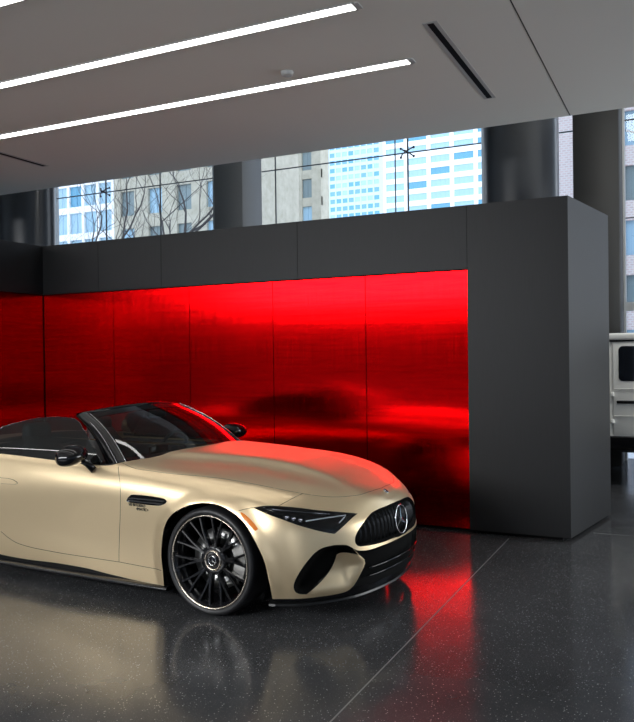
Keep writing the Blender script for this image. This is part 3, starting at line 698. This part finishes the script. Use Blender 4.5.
for sg in both:
    nm = 'near' if sg < 0 else 'far'
    dr = part('door', region('door'), M['gold'], CAR, sg)
    part('door_handle', region('handle'), M['gold'], dr, sg, lambda uv,P,Nn: P+Nn*.006)
    part('front_wing', region('fender'), M['gold'], CAR, sg)
    part('sill', region('sill'), M['gold'], CAR, sg)
    part('side_skirt', region('skirt'), M['bar'], CAR, sg)
    hl = part('headlight', region('headl'), M['deep'], CAR, sg, recess('headl', .035, .03))
    tag(hl, 'dark headlight with a bright angled lamp strip')
    part('lens', region('headl'), M['lens'], hl, sg, lambda uv,P,Nn: P+Nn*.0005)
    inw = np.array([-.45,-.85,.0])
    part('air_intake', region('hole'), M['deep'], CAR, sg, recess('hole', .10, .06, inw))
    part('intake_vane', region('scoop'), M['gold'], CAR, sg, recess('hole', .07, .15, inw))
    part('side_vent', region('vent'), M['gloss_black'], CAR, sg, recess('vent', .012, .012))
    part('side_marker', region('marker'), M['amber'], CAR, sg)
    part('tail_light', region('tail'), mat('tail_light_red', (.25,.0,.0), .1, coat=1), CAR, sg)
    # panel gaps
    def gap(key, rad=.0022, cut=None, par=CAR):
        c = CV[key]; 
        if cut: c = c[cut[0]:cut[1]]
        c = c[::2]+([c[-1]] if (len(c)-1)%2 else [])
        P = S(c); Nn = nrm(c)
        if (N3[:,1] > 0).mean() < .5: Nn = -Nn
        P = P-Nn*(rad*.35)
        MB().tube([(p[0], sg*p[1], p[2]) for p in P], rad, 5).build('shut_line', M['gap'], par)
    for key in ('doorf','doorb','doorr','hood','bump2','bump1','trunk','handle'): gap(key, .0022 if key != 'hood' else .0018)
    gap('sill', .0018)
    # vent fins
    vb = S(pg['vent']); x0, x1 = vb[:,0].min(), vb[:,0].max(); zc = vb[:,2].mean(); f = MB()
    yv = sg*(vb[:,1].mean()-.002)
    for i in range(2): f.box((x0+.03+i*.02, yv-.006, zc-.018+i*.020), (x1-.05+i*.02, yv+.006, zc-.010+i*.020))
    f.build('vent_fin', M['black'], CAR)
    # headlamp internals
    def off(p, d): 
        q = S([p])[0]; n_ = nrm([p])[0]; n_ = n_ if n_[0] > -.2 or n_[1] > 0 else -n_; q = q-n_*d; return (q[0], sg*q[1], q[2])
    MB().tube([off(p, .004) for p in RAW['drl'][0]], .0045, 6).build('lamp_strip', M['drl'], hl)
    MB().tube([off(p, .006) for p in RAW['drl2'][0]], .0028, 6).build('lamp_strip', M['lamp_in'], hl)
    for p in RAW['mod'][0]:
        c = off(p, .016); MB().bbox((c[0]-.016,c[1]-.016,c[2]-.012),(c[0]+.016,c[1]+.016,c[2]+.012),.005,2).build('lamp_module', M['lamp_in'], hl)

# grille bars, three pointed star, badge
gp_ = np.array(pg['grille'])
def col_in(w):                               # z span of the grille opening at lateral position w
    zs = [z for z in np.linspace(.40,.72,65) if (lambda q: q and inside(np.array([q]), gp_)[0])(fr(max(w,.001), z))]
    return (min(zs), max(zs)) if zs else None
for w_ in np.linspace(.0275,.44,10):
    sp = col_in(w_)
    if not sp or sp[1]-sp[0] < .03: continue
    pts = []
    for z in np.linspace(sp[0]+.004, sp[1]-.004, 8):
        q = fr(w_, z); p = S([q])[0]; pts.append((p[0]-.020-.012*abs((z-sp[0])/(sp[1]-sp[0])-.5)**2*4, w_, p[2]))
    for sg in both:
        b = MB()
        for k in range(len(pts)-1): b.add([(pts[k][0]-.012,sg*(w_-.0055),pts[k][2]),(pts[k][0],sg*w_,pts[k][2]),(pts[k][0]-.012,sg*(w_+.0055),pts[k][2]),(pts[k+1][0]-.012,sg*(w_-.0055),pts[k+1][2]),(pts[k+1][0],sg*w_,pts[k+1][2]),(pts[k+1][0]-.012,sg*(w_+.0055),pts[k+1][2])],[(0,1,4,3),(1,2,5,4)])
        b.build('grille_bar', M['rim_black'], CAR)
sz = .562; sx = S([fr(.001, sz)])[0][0]+.004
em = MB(); rot = Matrix.Translation((sx,0,sz)) @ Matrix.Rotation(-math.radians(6),4,'Y')
ring = [rot @ Vector((0,.098*math.cos(a),.098*math.sin(a))) for a in np.linspace(0,2*PI,49)]
em.tube(ring, .0045, 8, False)
for k in range(3):
    a = PI/2+k*2*PI/3; d = Vector((0,math.cos(a),math.sin(a))); s_ = Vector((0,-math.sin(a),math.cos(a)))
    vs = [rot @ (d*.096), rot @ (s_*.013+d*.012), rot @ Vector((.008,0,0)), rot @ (-s_*.013+d*.012), rot @ Vector((-.004,0,0))]
    em.add(vs, [(0,1,2),(0,2,3),(0,4,1),(0,3,4)])
em.build('star_emblem', M['chrome'], CAR)
p = S([tp(.835,.001)])[0]; p1 = S([tp(.81,.001)])[0]; p2 = S([tp(.86,.001)])[0]; ry = math.atan2(p1[2]-p2[2], p2[0]-p1[0]); n_ = (math.sin(ry),0,math.cos(ry)); rb = Matrix.Translation((p[0]+n_[0]*.001,0,p[2]+n_[2]*.001)) @ Matrix.Rotation(ry,4,'Y')
bd = MB(); bd.lathe([(0,.003),(.018,.003),(.021,.002),(.021,-.004)], 28, rb @ Matrix.Rotation(PI/2,4,'X')); bd.build('bonnet_badge', M['sat_chrome'], CAR)
bd2 = MB(); bd2.tube([rb @ Vector((.0135*math.cos(a),.0135*math.sin(a),.0035)) for a in np.linspace(0,2*PI,25)], .0014, 5, False); bd2.build('bonnet_badge', M['badge'], CAR)

# splitter, skirts, lower trims
def sweep_strip(key_pts, sec, mat_, name, par, sides=both):
    for sg in sides:
        b = MB(); rows = []
        for (x, w_, z) in key_pts: rows.append([(x+dx, sg*(w_+dw), z+dz) for dx, dw, dz in sec])
        b.grid(rows, False, True); b.build(name, mat_, par)
nose = []
for u in np.linspace(CV['lip'][0][0], UM, 26):
    p = S([(u,.0)])[0]; nose.append(p)
b = MB(); rows = []
full = [(p[0],-p[1],p[2]) for p in nose]+[(p[0],p[1],p[2]) for p in nose[::-1][1:]]
for i, p in enumerate(full):
    t = np.array(full[min(i+1,len(full)-1)])-np.array(full[max(i-1,0)]); nx, ny = -t[1], t[0]
    l_ = math.hypot(nx, ny); nx, ny = nx/l_, ny/l_
    if nx*p[0]+ny*p[1] < 0: nx, ny = -nx, -ny
    rows.append([(p[0]+nx*o_, p[1]+ny*o_, z_) for o_, z_ in ((-.06,.122),(.002,.120),(.006,.124),(.002,.136),(-.03,.155))])
b.grid(rows, False, True); b.build('splitter_blade', M['bar'], CAR)
# chrome-dark blades across the lower intake
for z_, off_, r_ in ((.315,.006,.006),(.255,.0,.004)):
    pts = []
    for w_ in np.linspace(.0,.42,14):
        qq = fr(max(w_,.001), z_)
        if qq and inside(np.array([qq]), np.array(pg['lower']))[0]: pp = S([qq])[0]; pts.append((pp[0]-.002+off_, w_, z_-.01*w_))
    if len(pts) > 2:
        allp = [(x,-w_,z) for x,w_,z in pts[::-1]]+[(x,w_,z) for x,w_,z in pts[1:]]
        MB().tube(allp, r_, 6).build('lower_blade', M['gloss_black'], CAR)
for sg in both:
    b = MB(); rows = []
    for x in np.linspace(-.40,-2.30,20):
        t = (-.40-x)/1.9; z0 = .122-.02*t; z1 = .150
        o_ = .938+.016*math.sin(PI*(t*.9+.05))
        rows.append([(x,sg*.84,z0-.01),(x,sg*(o_-.01),z0-.006),(x,sg*o_,z0+.004),(x,sg*(o_-.006),z0+.014),(x,sg*.885,z1)])
    b.grid(rows, True, True); b.build('side_skirt_blade', M['rim_black'], CAR)
    # wheel housings
    for ox in (0,-2.7):
        b = MB(); b.lathe([(.02,0),(.425,0),(.425,-.42 if sg > 0 else .42)], 40, Matrix.Translation((ox+.0,sg*.50,.345)) @ Matrix.Scale(-1,4,(0,1,0)))
        o = b.build('wheel_housing', M['deep'], CAR)
        # open the lower part
        bm = bmesh.new(); bm.from_mesh(o.data); bmesh.ops.delete(bm, geom=[v for v in bm.verts if v.co.z < .12], context='VERTS'); bm.to_mesh(o.data); bm.free()
MB().bbox((-3.3,-.50,.13),(.55,.50,.24),.02,2).bbox((-2.25,-.86,.13),(-.45,.86,.20),.02,2).build('underbody', M['black'], CAR)

# ---- wheels
def star_mesh(b, mtx, R_, y):
    b.tube([mtx @ Vector((R_*math.cos(a), y, R_*math.sin(a))) for a in np.linspace(0,2*PI,33)], R_*.07, 6, False)
    for k in range(3):
        a = PI/2+k*2*PI/3; d = Vector((math.cos(a),0,math.sin(a))); s_ = Vector((-math.sin(a),0,math.cos(a))); Y = Vector((0,y,0))
        vs = [mtx @ (Y+d*R_), mtx @ (Y+s_*R_*.15+d*R_*.12), mtx @ (Y-Vector((0,.003,0))), mtx @ (Y-s_*R_*.15+d*R_*.12)]
        b.add(vs, [(0,1,2),(0,2,3)])
def make_wheel(parent, x, sg):
    t = empty('wheel', (x-.035, sg*.805, .36), 0 if sg < 0 else PI, parent=parent)
    I = Matrix.Identity(4)
    MB().lathe([(.306,-.118),(.316,-.131),(.328,-.137),(.344,-.134),(.353,-.122),(.359,-.100),(.360,-.05),(.360,.05),(.359,.100),(.350,.125),(.322,.137),(.296,.12)], 72, I).build('tyre', M['rubber'], t)
    MB().lathe([(.309,-.121),(.309,-.128),(.3125,-.130),(.306,-.132),(.3015,-.127),(.300,-.118)], 72, I, True).build('rim_edge', M['rim_edge'], t)
    MB().lathe([(.301,-.120),(.293,-.108),(.282,-.09),(.276,.0),(.268,.09),(.285,.118)], 72, I).build('rim', M['rim_black'], t)
    for k in range(10):
        a0 = k*PI/5+.12; b = MB()
        def P(r, a, y): return Vector((r*math.cos(a), y, r*math.sin(a)))
        for s_ in (-1,1):
            rows = []
            for r, da, y, wd in ((.085,.0,-.082,.013),(.12,.03,-.086,.0115),(.20,.090,-.098,.0085),(.265,.135,-.107,.008),(.298,.152,-.112,.011)):
                a = a0+s_*da; tg = Vector((-math.sin(a),0,math.cos(a))); c = P(r,a,y)
                rows.append([c+tg*wd+Vector((0,.006,0)), c+tg*wd*.55, c-tg*wd*.55, c-tg*wd+Vector((0,.006,0)), c-tg*wd*.8+Vector((0,.04,0)), c+tg*wd*.8+Vector((0,.04,0))])
            b.grid(rows, False, True)
        b.build('spoke', M['rim_black'], t)
    MB().lathe([(.0,-.075),(.07,-.078),(.098,-.082),(.102,-.06),(.09,-.03)], 40, I).build('hub', M['rim_black'], t)
    MB().lathe([(.055,-.079),(.058,-.090),(.065,-.090),(.069,-.079)], 48, I).build('hub_ring', M['rim_edge'], t)
    MB().lathe([(.0,-.088),(.036,-.088),(.042,-.084),(.044,-.076)], 40, I).build('hub_cap', M['gloss_black'], t)
    b = MB(); star_mesh(b, I, .030, -.091); b.build('hub_star', M['chrome'], t)
    b = MB(); b.lathe([(.10,-.012),(.205,-.012),(.205,.016),(.10,.016)], 56, I, True); b.build('brake_disc', M['disc'], t)
    b = MB(); rows = []
    for a in np.linspace(-.55,.55,10): rows.append([Vector((r*math.cos(a), y, r*math.sin(a))) for r, y in ((.15,-.045),(.235,-.045),(.245,-.02),(.245,.04),(.15,.04))])
    b.grid(rows, False, True); b.build('brake_caliper', M['caliper'], t)
    return t
for x in (.0,-2.7):
    for sg in both: make_wheel(CAR, x, sg)

# ---- windscreen, pillars, header, door glass
def WB(s): return Vector((-.715-.215*s*s, .755*s, .975-.037*s*s))
def WH(s): return Vector((-1.375-.125*s*s, .575*s, 1.335-.045*s*s))
def WS(s, t):
    a, b = WB(s), WH(s); p = a.lerp(b, t); d = (b-a); n = Vector((-d.z,0,d.x)); n = -n if n.z < 0 else n; n.normalize(); return p+n*(.038*math.sin(PI*t))+Vector((0,0,0))
rows = [[WS(s, t) for s in np.linspace(-.97,.97,25)] for t in np.linspace(-.02,.97,17)]
MB().grid(rows).build('windscreen', M['ws_glass'], CAR)
fr_b = MB(); fr_b.grid([[WS(s, t)+Vector((0,0,.002)) for s in np.linspace(-.97,.97,25)] for t in (-.03,.0,.035)]); fr_b.grid([[WS(s, t)+Vector((0,0,.002)) for s in np.linspace(-.97,.97,25)] for t in (.84,.89,.93,.97)]); fr_b.build('windscreen_surround', M['gloss_black'], CAR)
for sg in both:
    rows = []
    for t in np.linspace(-.03,1.0,18):
        wd = .125-.055*t; pts = []
        c = WS(sg*.965, t); o = WS(sg*1.02, t); back = Vector((-wd, sg*.012, -.012)); dn = Vector((-.02,0,-.02))
        rows.append([c+Vector((0,0,.003)), c*.35+o*.65+Vector((.002,sg*.006,.008)), o+Vector((-.02,sg*.016,.0)), o+back*.6+Vector((0,sg*.018,-.006)), o+back+Vector((0,sg*.010,-.012)), o+back+Vector((0,-sg*.03,-.02)), c+Vector((-.03,0,-.03))])
    MB().grid(rows, True, True).build('pillar', M['gloss_black'], CAR)
    MB().tube([WS(sg*.985, t)+Vector((0,0,.009)) for t in np.linspace(0,.99,14)], .003, 6).build('pillar_trim', M['sat_chrome'], CAR)
    MB().tube([WS(sg*1.02, t)+Vector((-.03,sg*.019,.0)) for t in np.linspace(0,.75,14)], .0025, 6).build('pillar_trim', M['sat_chrome'], CAR)
rows = []
for s in np.linspace(-1.03,1.03,31):
    p = WS(s, .955); q = WS(s, 1.0)
    rows.append([p+Vector((0,0,.003)), q+Vector((-.02,0,.006)), q+Vector((-.075,0,-.002)), q+Vector((-.085,0,-.02)), q+Vector((-.04,0,-.035)), p+Vector((-.01,0,-.02))])
MB().grid(rows, True, True).build('windscreen_header', M['gloss_black'], CAR)
MB().bbox((-1.33,-.06,1.215),(-1.30,.16,1.275),.01,2).build('rear_view_mirror', M['black'], CAR)
top_pts = [(-2.46,1.00),(-2.40,1.09),(-2.283,1.168),(-2.084,1.213),(-1.935,1.243),(-1.761,1.256),(-1.60,1.256),(-1.50,1.248),(-1.44,1.225),(-1.30,1.13),(-1.17,1.03),(-1.07,.955)]
tx = np.array([p[0] for p in top_pts]); tz = np.array([p[1] for p in top_pts])
for sg in both:
    rows = []
    for x in np.linspace(-2.45,-1.08,44):
        zt = float(np.interp(x, tx, tz)); zb = .935; r = []
        for k in range(7):
            z = zb+(zt-zb)*k/6; w_ = .853-.17*((z-.935)/.32)**1.25; r.append((x, sg*w_, z))
        rows.append(r)
    MB().grid(rows).build('door_glass', M['side_glass'], CAR)
    MB().tube([(x, sg*(.853-.17*((z-.935)/.32)**1.25), z) for x, z in top_pts], .003, 5).build('glass_edge', M['side_glass'], CAR)
    P = S(CV['belt'][::3]); MB().tube([(p[0], sg*(p[1]-.004), p[2]+.002) for p in P], .006, 6).build('belt_trim', M['bar'], CAR)
    # mirror
    mt = MB(); c = Vector((-1.215, sg*1.015, 1.015))
    rows = []
    for k in range(15):
        t = k/14; a = (t*2-1); wy = c.y+sg*.0+ (a*.125)*sg; s_ = math.sqrt(max(0,1-a*a))**.7
        hx = .108*s_+.004; hz = .070*s_+.004; rows.append([(c.x+hx*1.1*math.cos(p_)*(1 if math.cos(p_) > 0 else .55)+.01*a, wy, c.z+hz*math.sin(p_)-.01*a) for p_ in np.linspace(0,2*PI,24,endpoint=False)])
    mt.grid(rows, True, True); mt.add(rows[0], [tuple(range(24))]); mt.add(rows[-1], [tuple(range(24))])
    mo = mt.build('door_mirror', M['gloss_black'], CAR)
    mg = MB(); mg.grid([[(c.x-.036, c.y+sg*a*.09, c.z+b_*.045*math.sqrt(max(.05,1-a*a*.8))) for a in np.linspace(-1,1,9)] for b_ in (-1,0,1)]); mg.build('mirror_glass', M['chrome'], mo)
    MB().tube([(c.x+.02, c.y-sg*.06, c.z-.03),(c.x+.05, c.y-sg*.11, c.z-.07),(c.x+.10, sg*.88, c.z-.115)], [.022,.02,.028], 10).build('mirror_stalk', M['gloss_black'], mo)

# ---- cabin
MB().bbox((-2.55,-.80,.22),(-.72,.80,.30),.02,2).box((-2.58,-.80,.25),(-2.5,.80,.93)).build('cabin_floor', M['leather'], CAR)
for sg in both:
    MB().bbox((-2.40,sg*.70-.04,.30),(-.95,sg*.70+.10,.90),.03,2).bbox((-2.38,sg*.79-.05,.86),(-1.1,sg*.79+.035,.925),.02,2).build('door_lining', M['dash'], CAR)
b = MB(); rows = []
for y in np.linspace(-.76,.76,17):
    rows.append([(x+.10*(y/.76)**2*-1, y, z) for x, z in ((-.76,.90),(-.95,.945),(-1.12,.94),(-1.20,.90),(-1.22,.80),(-1.10,.62),(-.9,.6))])
b.grid(rows, True, True); b.add(rows[0], [tuple(range(7))]); b.add(rows[-1], [tuple(range(7))]); b.build('dashboard', M['dash'], CAR)
MB().bbox((-1.28,-.10,.72),(-1.25,.12,.98),.01,2, ).build('centre_screen', M['gloss_black'], CAR)
MB().bbox((-2.3,-.13,.3),(-1.15,.13,.62),.04,3).build('centre_console', M['black'], CAR)
for sy in (-.37,.37):
    s_ = MB().bbox((-2.08,sy-.25,.42),(-1.50,sy+.25,.60),.06,3).build('seat', M['leather'], CAR)
    rows = []
    for t, hw, th in ((0,.25,.10),(.15,.27,.11),(.45,.275,.10),(.7,.24,.09),(.85,.16,.08),(1.0,.13,.07)):
        cx = -2.04-.24*t; cz = .55+.52*t
        rows.append([(cx+th*math.cos(a)*(.9 if abs(math.sin(a)) < .7 else 1.15), sy+hw*math.copysign(abs(math.sin(a))**.6, math.sin(a)), cz-.2*th*math.cos(a)) for a in np.linspace(0,2*PI,24,endpoint=False)])
    bk = MB().grid(rows, True, True); bk.add(rows[-1], [tuple(range(24))]); bk.build('backrest', M['leather'], s_)
    MB().bbox((-2.36,sy-.13,1.00),(-2.24,sy+.13,1.17),.045,4).build('headrest', M['leather'], s_)
st = Matrix.Translation((-1.42,.37,.90)) @ Matrix.Rotation(math.radians(-68),4,'Y')
b = MB(); b.tube([st @ Vector((.18*math.cos(a),.18*math.sin(a),0)) for a in np.linspace(0,2*PI,41)], .015, 10, False)
b.tube([st @ Vector((-.17,0,-.01)), st @ Vector((0,0,-.03)), st @ Vector((0,.17,-.01))], .014, 6); b.tube([st @ Vector((0,-.17,-.01)), st @ Vector((0,0,-.03))], .014, 6)
b.ball(st @ Vector((0,0,-.03)), (.05,.05,.05), 14); b.build('steering_wheel', M['leather'], CAR)
# soft top cover hump behind the seats
b = MB(); rows = []
for y in np.linspace(-.70,.70,15): rows.append([(x, y, z-.05*(abs(y)/.7)**3) for x, z in ((-2.50,.94),(-2.52,1.01),(-2.62,1.03),(-2.75,1.02),(-2.80,.98))])
b.grid(rows, True); b.build('roof_cover', M['leather'], CAR)
# side badge lettering
def text(body, size, mtx, parent, material, ext=.0012):
    cu = bpy.data.curves.new('lettering', 'FONT'); cu.body = body; cu.size = size; cu.extrude = ext; cu.align_x = 'LEFT'
    tmp = bpy.data.objects.new('lettering_tmp', cu); COL.objects.link(tmp); dg = bpy.context.evaluated_depsgraph_get(); me = bpy.data.meshes.new_from_object(tmp.evaluated_get(dg))
    bpy.data.objects.remove(tmp); me.materials.clear(); me.materials.append(material); o = bpy.data.objects.new('lettering', me); COL.objects.link(o); o.parent = parent; o.matrix_local = mtx; return o
for sg in both:
    for body, xs_, z_ in (('V8 BITURBO', -.740, .676), ('4MATIC+', -.668, .650)):
        a_ = S([sd(xs_, z_+.008)])[0]; b_ = S([sd(xs_+.16, z_+.008)])[0]; sl = math.atan2(b_[1]-a_[1], .16)
        if sg < 0: Rm = Matrix.Translation((xs_, -(a_[1]+.003), z_)) @ Matrix.Rotation(-sl,4,'Z') @ Matrix.Rotation(PI/2,4,'X')
        else: Rm = Matrix.Translation((xs_+.16, b_[1]+.003, z_)) @ Matrix.Rotation(PI+sl,4,'Z') @ Matrix.Rotation(PI/2,4,'X')
        text(body, .029, Rm, CAR, M['black'])

# ================================================================== WHITE OFF-ROAD CAR
VX, VY = -2.88, 10.6     # its front bumper and near side
VAN = empty('off_road_car', (VX, VY, 0), 0, 'boxy white off-road car seen past the right end of the display wall', 'car')
VL, VW = 4.6, 1.84
vb = MB(); vb.prism([(.35,.62),(.35,1.30),(1.35,1.345),(1.62,1.86),(VL-.05,1.86),(VL,1.30),(VL,.62)], 0, VW, axis=1)
ob = vb.build('body', M['vanwhite'], VAN); bevel(ob, .02, 2)
r_ = MB().bbox((1.55,-.01,1.862),(VL-.03,VW+.01,1.957), .03, 3).build('roof', M['vanwhite'], VAN)
MB().box((1.56,-.022,1.848),(VL-.04,-.0,1.866)).box((1.56,VW,1.848),(VL-.04,VW+.022,1.866)).build('rain_gutter', M['gloss_black'], VAN)
def vdoor(x0, x1, yy, sgn):
    d = MB(); y0, y1 = (yy-.012, yy) if sgn < 0 else (yy, yy+.012)
    d.bbox((x0,y0,.66),(x1,y1,1.84), .008, 2); o = d.build('door', M['vanwhite'], VAN)
    ys = (yy-.018, yy-.010) if sgn < 0 else (yy+.010, yy+.018)
    pw = [(cx_+.05*math.cos(a_), cz_+.05*math.sin(a_)) for cx_, cz_, a0_ in ((x1-.12,1.74,0),(x0+.12,1.74,PI/2),(x0+.12,1.396,PI),(x1-.12,1.396,PI*1.5)) for a_ in (a0_,a0_+PI/8,a0_+PI/4,a0_+PI*3/8,a0_+PI/2)]
    MB().prism(pw, ys[0], ys[1], axis=1).build('window', M['vanglass'], o)
    ys = (yy-.035, yy-.010) if sgn < 0 else (yy+.010, yy+.035)
    MB().bbox((x0+.045,ys[0],1.060),(x1-.02,ys[1],1.098), .006, 1).build('rubbing_strip', M['black'], o)
    MB().bbox((x0+.01,ys[0]+.008,1.238),(x1-.01,ys[1]-.008,1.250), .003, 1).bbox((x0+.01,ys[0]+.008,.895),(x1-.01,ys[1]-.008,.906), .003, 1).build('swage_line', M['vanwhite'], o)
    for z in (1.179,.834): MB().bbox((x0-.03,ys[0],z-.028),(x0+.012,ys[1]-.002,z+.028), .006, 2).build('hinge', M['vanwhite'], o)
    MB().bbox((x1-.16,ys[0]-.01,1.13),(x1-.04,ys[1],1.165), .008, 2).build('handle', M['black'], o)
    gx = (ys[1]-.014)
    return o
for yy, sgn in ((0,-1),(VW,1)):
    vdoor(1.05, 1.93, yy, sgn); vdoor(1.97, 2.80, yy, sgn)
    a, b_ = (yy-.016, yy-.004) if sgn < 0 else (yy+.004, yy+.016)
    MB().box((3.0,a,1.346),(4.35,b_,1.79)).build('window', M['vanglass'], VAN)
    a, b_ = (yy-.06, yy+.05) if sgn < 0 else (yy-.05, yy+.06)
    MB().bbox((.15,a,.466),(VL-.1,b_,.645), .02, 2).build('running_board', M['gloss_black'], VAN)
MB().bbox((.33,-.05,.42),(.02+.3,VW+.05,.74),.03,2).bbox((VL-.02,-.03,.48),(VL+.12,VW+.03,.72),.03,2).build('bumper', M['black'], VAN)
MB().bbox((.30,.25,.80),(.36,VW-.25,1.22),.02,2).build('radiator_grille', M['gloss_black'], VAN)
for y in (.14,VW-.14): MB().lathe([(0,-.03),(.09,-.03),(.10,0)], 24, Matrix.Translation((.34,y,1.02)) @ Matrix.Rotation(-PI/2,4,'Z')).build('headlamp', M['lamp_in'], VAN)
MB().box((.4,.15,.42),(VL-.2,VW-.15,.63)).build('underbody', M['black'], VAN)
for x in (.98,3.72):
    for y, fl in ((.13,1),(VW-.13,-1)):
        t = empty('wheel', (x,y,.40), 0 if fl > 0 else PI, parent=VAN)
        MB().lathe([(.25,-.12),(.36,-.13),(.395,-.10),(.40,0),(.395,.10),(.36,.13),(.25,.12)], 48).build('tyre', M['rubber'], t)
        MB().lathe([(.0,-.09),(.06,-.09),(.08,-.075),(.22,-.10),(.25,-.12),(.25,.10)], 40).build('rim', M['sat_chrome'], t)
    for yy, s in ((-.05,1),(VW+.05,-1)):
        b = MB(); rows = []
        for a in np.linspace(0,PI,14): rows.append([(x+r*math.cos(a), y_, .42+r*math.sin(a)) for r, y_ in ((.44,yy+s*.06),(.44,yy),(.50,yy),(.52,yy+s*.06))])
        b.grid(rows, True, True); b.build('wheel_arch_trim', M['black'], VAN)

# ================================================================== LIGHT
wd = bpy.data.worlds.new('sky'); SC.world = wd; wd.use_nodes = True; nt = wd.node_tree
bg = nt.nodes['Background']; tc = nt.nodes.new('ShaderNodeTexCoord'); sp = nt.nodes.new('ShaderNodeSeparateXYZ'); rp = nt.nodes.new('ShaderNodeValToRGB')
nt.links.new(tc.outputs['Generated'], sp.inputs[0]); nt.links.new(sp.outputs['Z'], rp.inputs[0]); nt.links.new(rp.outputs[0], bg.inputs[0])
rp.color_ramp.elements[0].position = 0; rp.color_ramp.elements[0].color = (.9,.95,1,1); rp.color_ramp.elements[1].position = .8; rp.color_ramp.elements[1].color = (.55,.72,1,1)
bg.inputs[1].default_value = 2.8
def area(name, loc, rot, sx, sy, power, col=(1,1,1), spread=PI):
    l = bpy.data.lights.new(name, 'AREA'); l.shape = 'RECTANGLE'; l.size = sx; l.size_y = sy; l.energy = power; l.color = col; l.spread = spread
    o = bpy.data.objects.new(name, l); COL.objects.link(o); o.location = loc; o.rotation_euler = rot; return o
area('added_rear_fill', (-7.2,-3.5,3.84), (math.radians(24),0,0), 8.6, 3.4, 2600, (.96,.98,1))  # added fill behind the camera for the car side and panel tops
area('added_van_fill', (.3,9.0,6.4), (math.radians(12),0,0), 3, 1.2, 110, (1,.98,.94))  # extra lamp added to brighten the white off-road car
area('right_window_daylight', (XR-.3,10.3,2.3), (PI/2,0,PI/2), 5.6, 3.2, 560, (.95,.98,1))
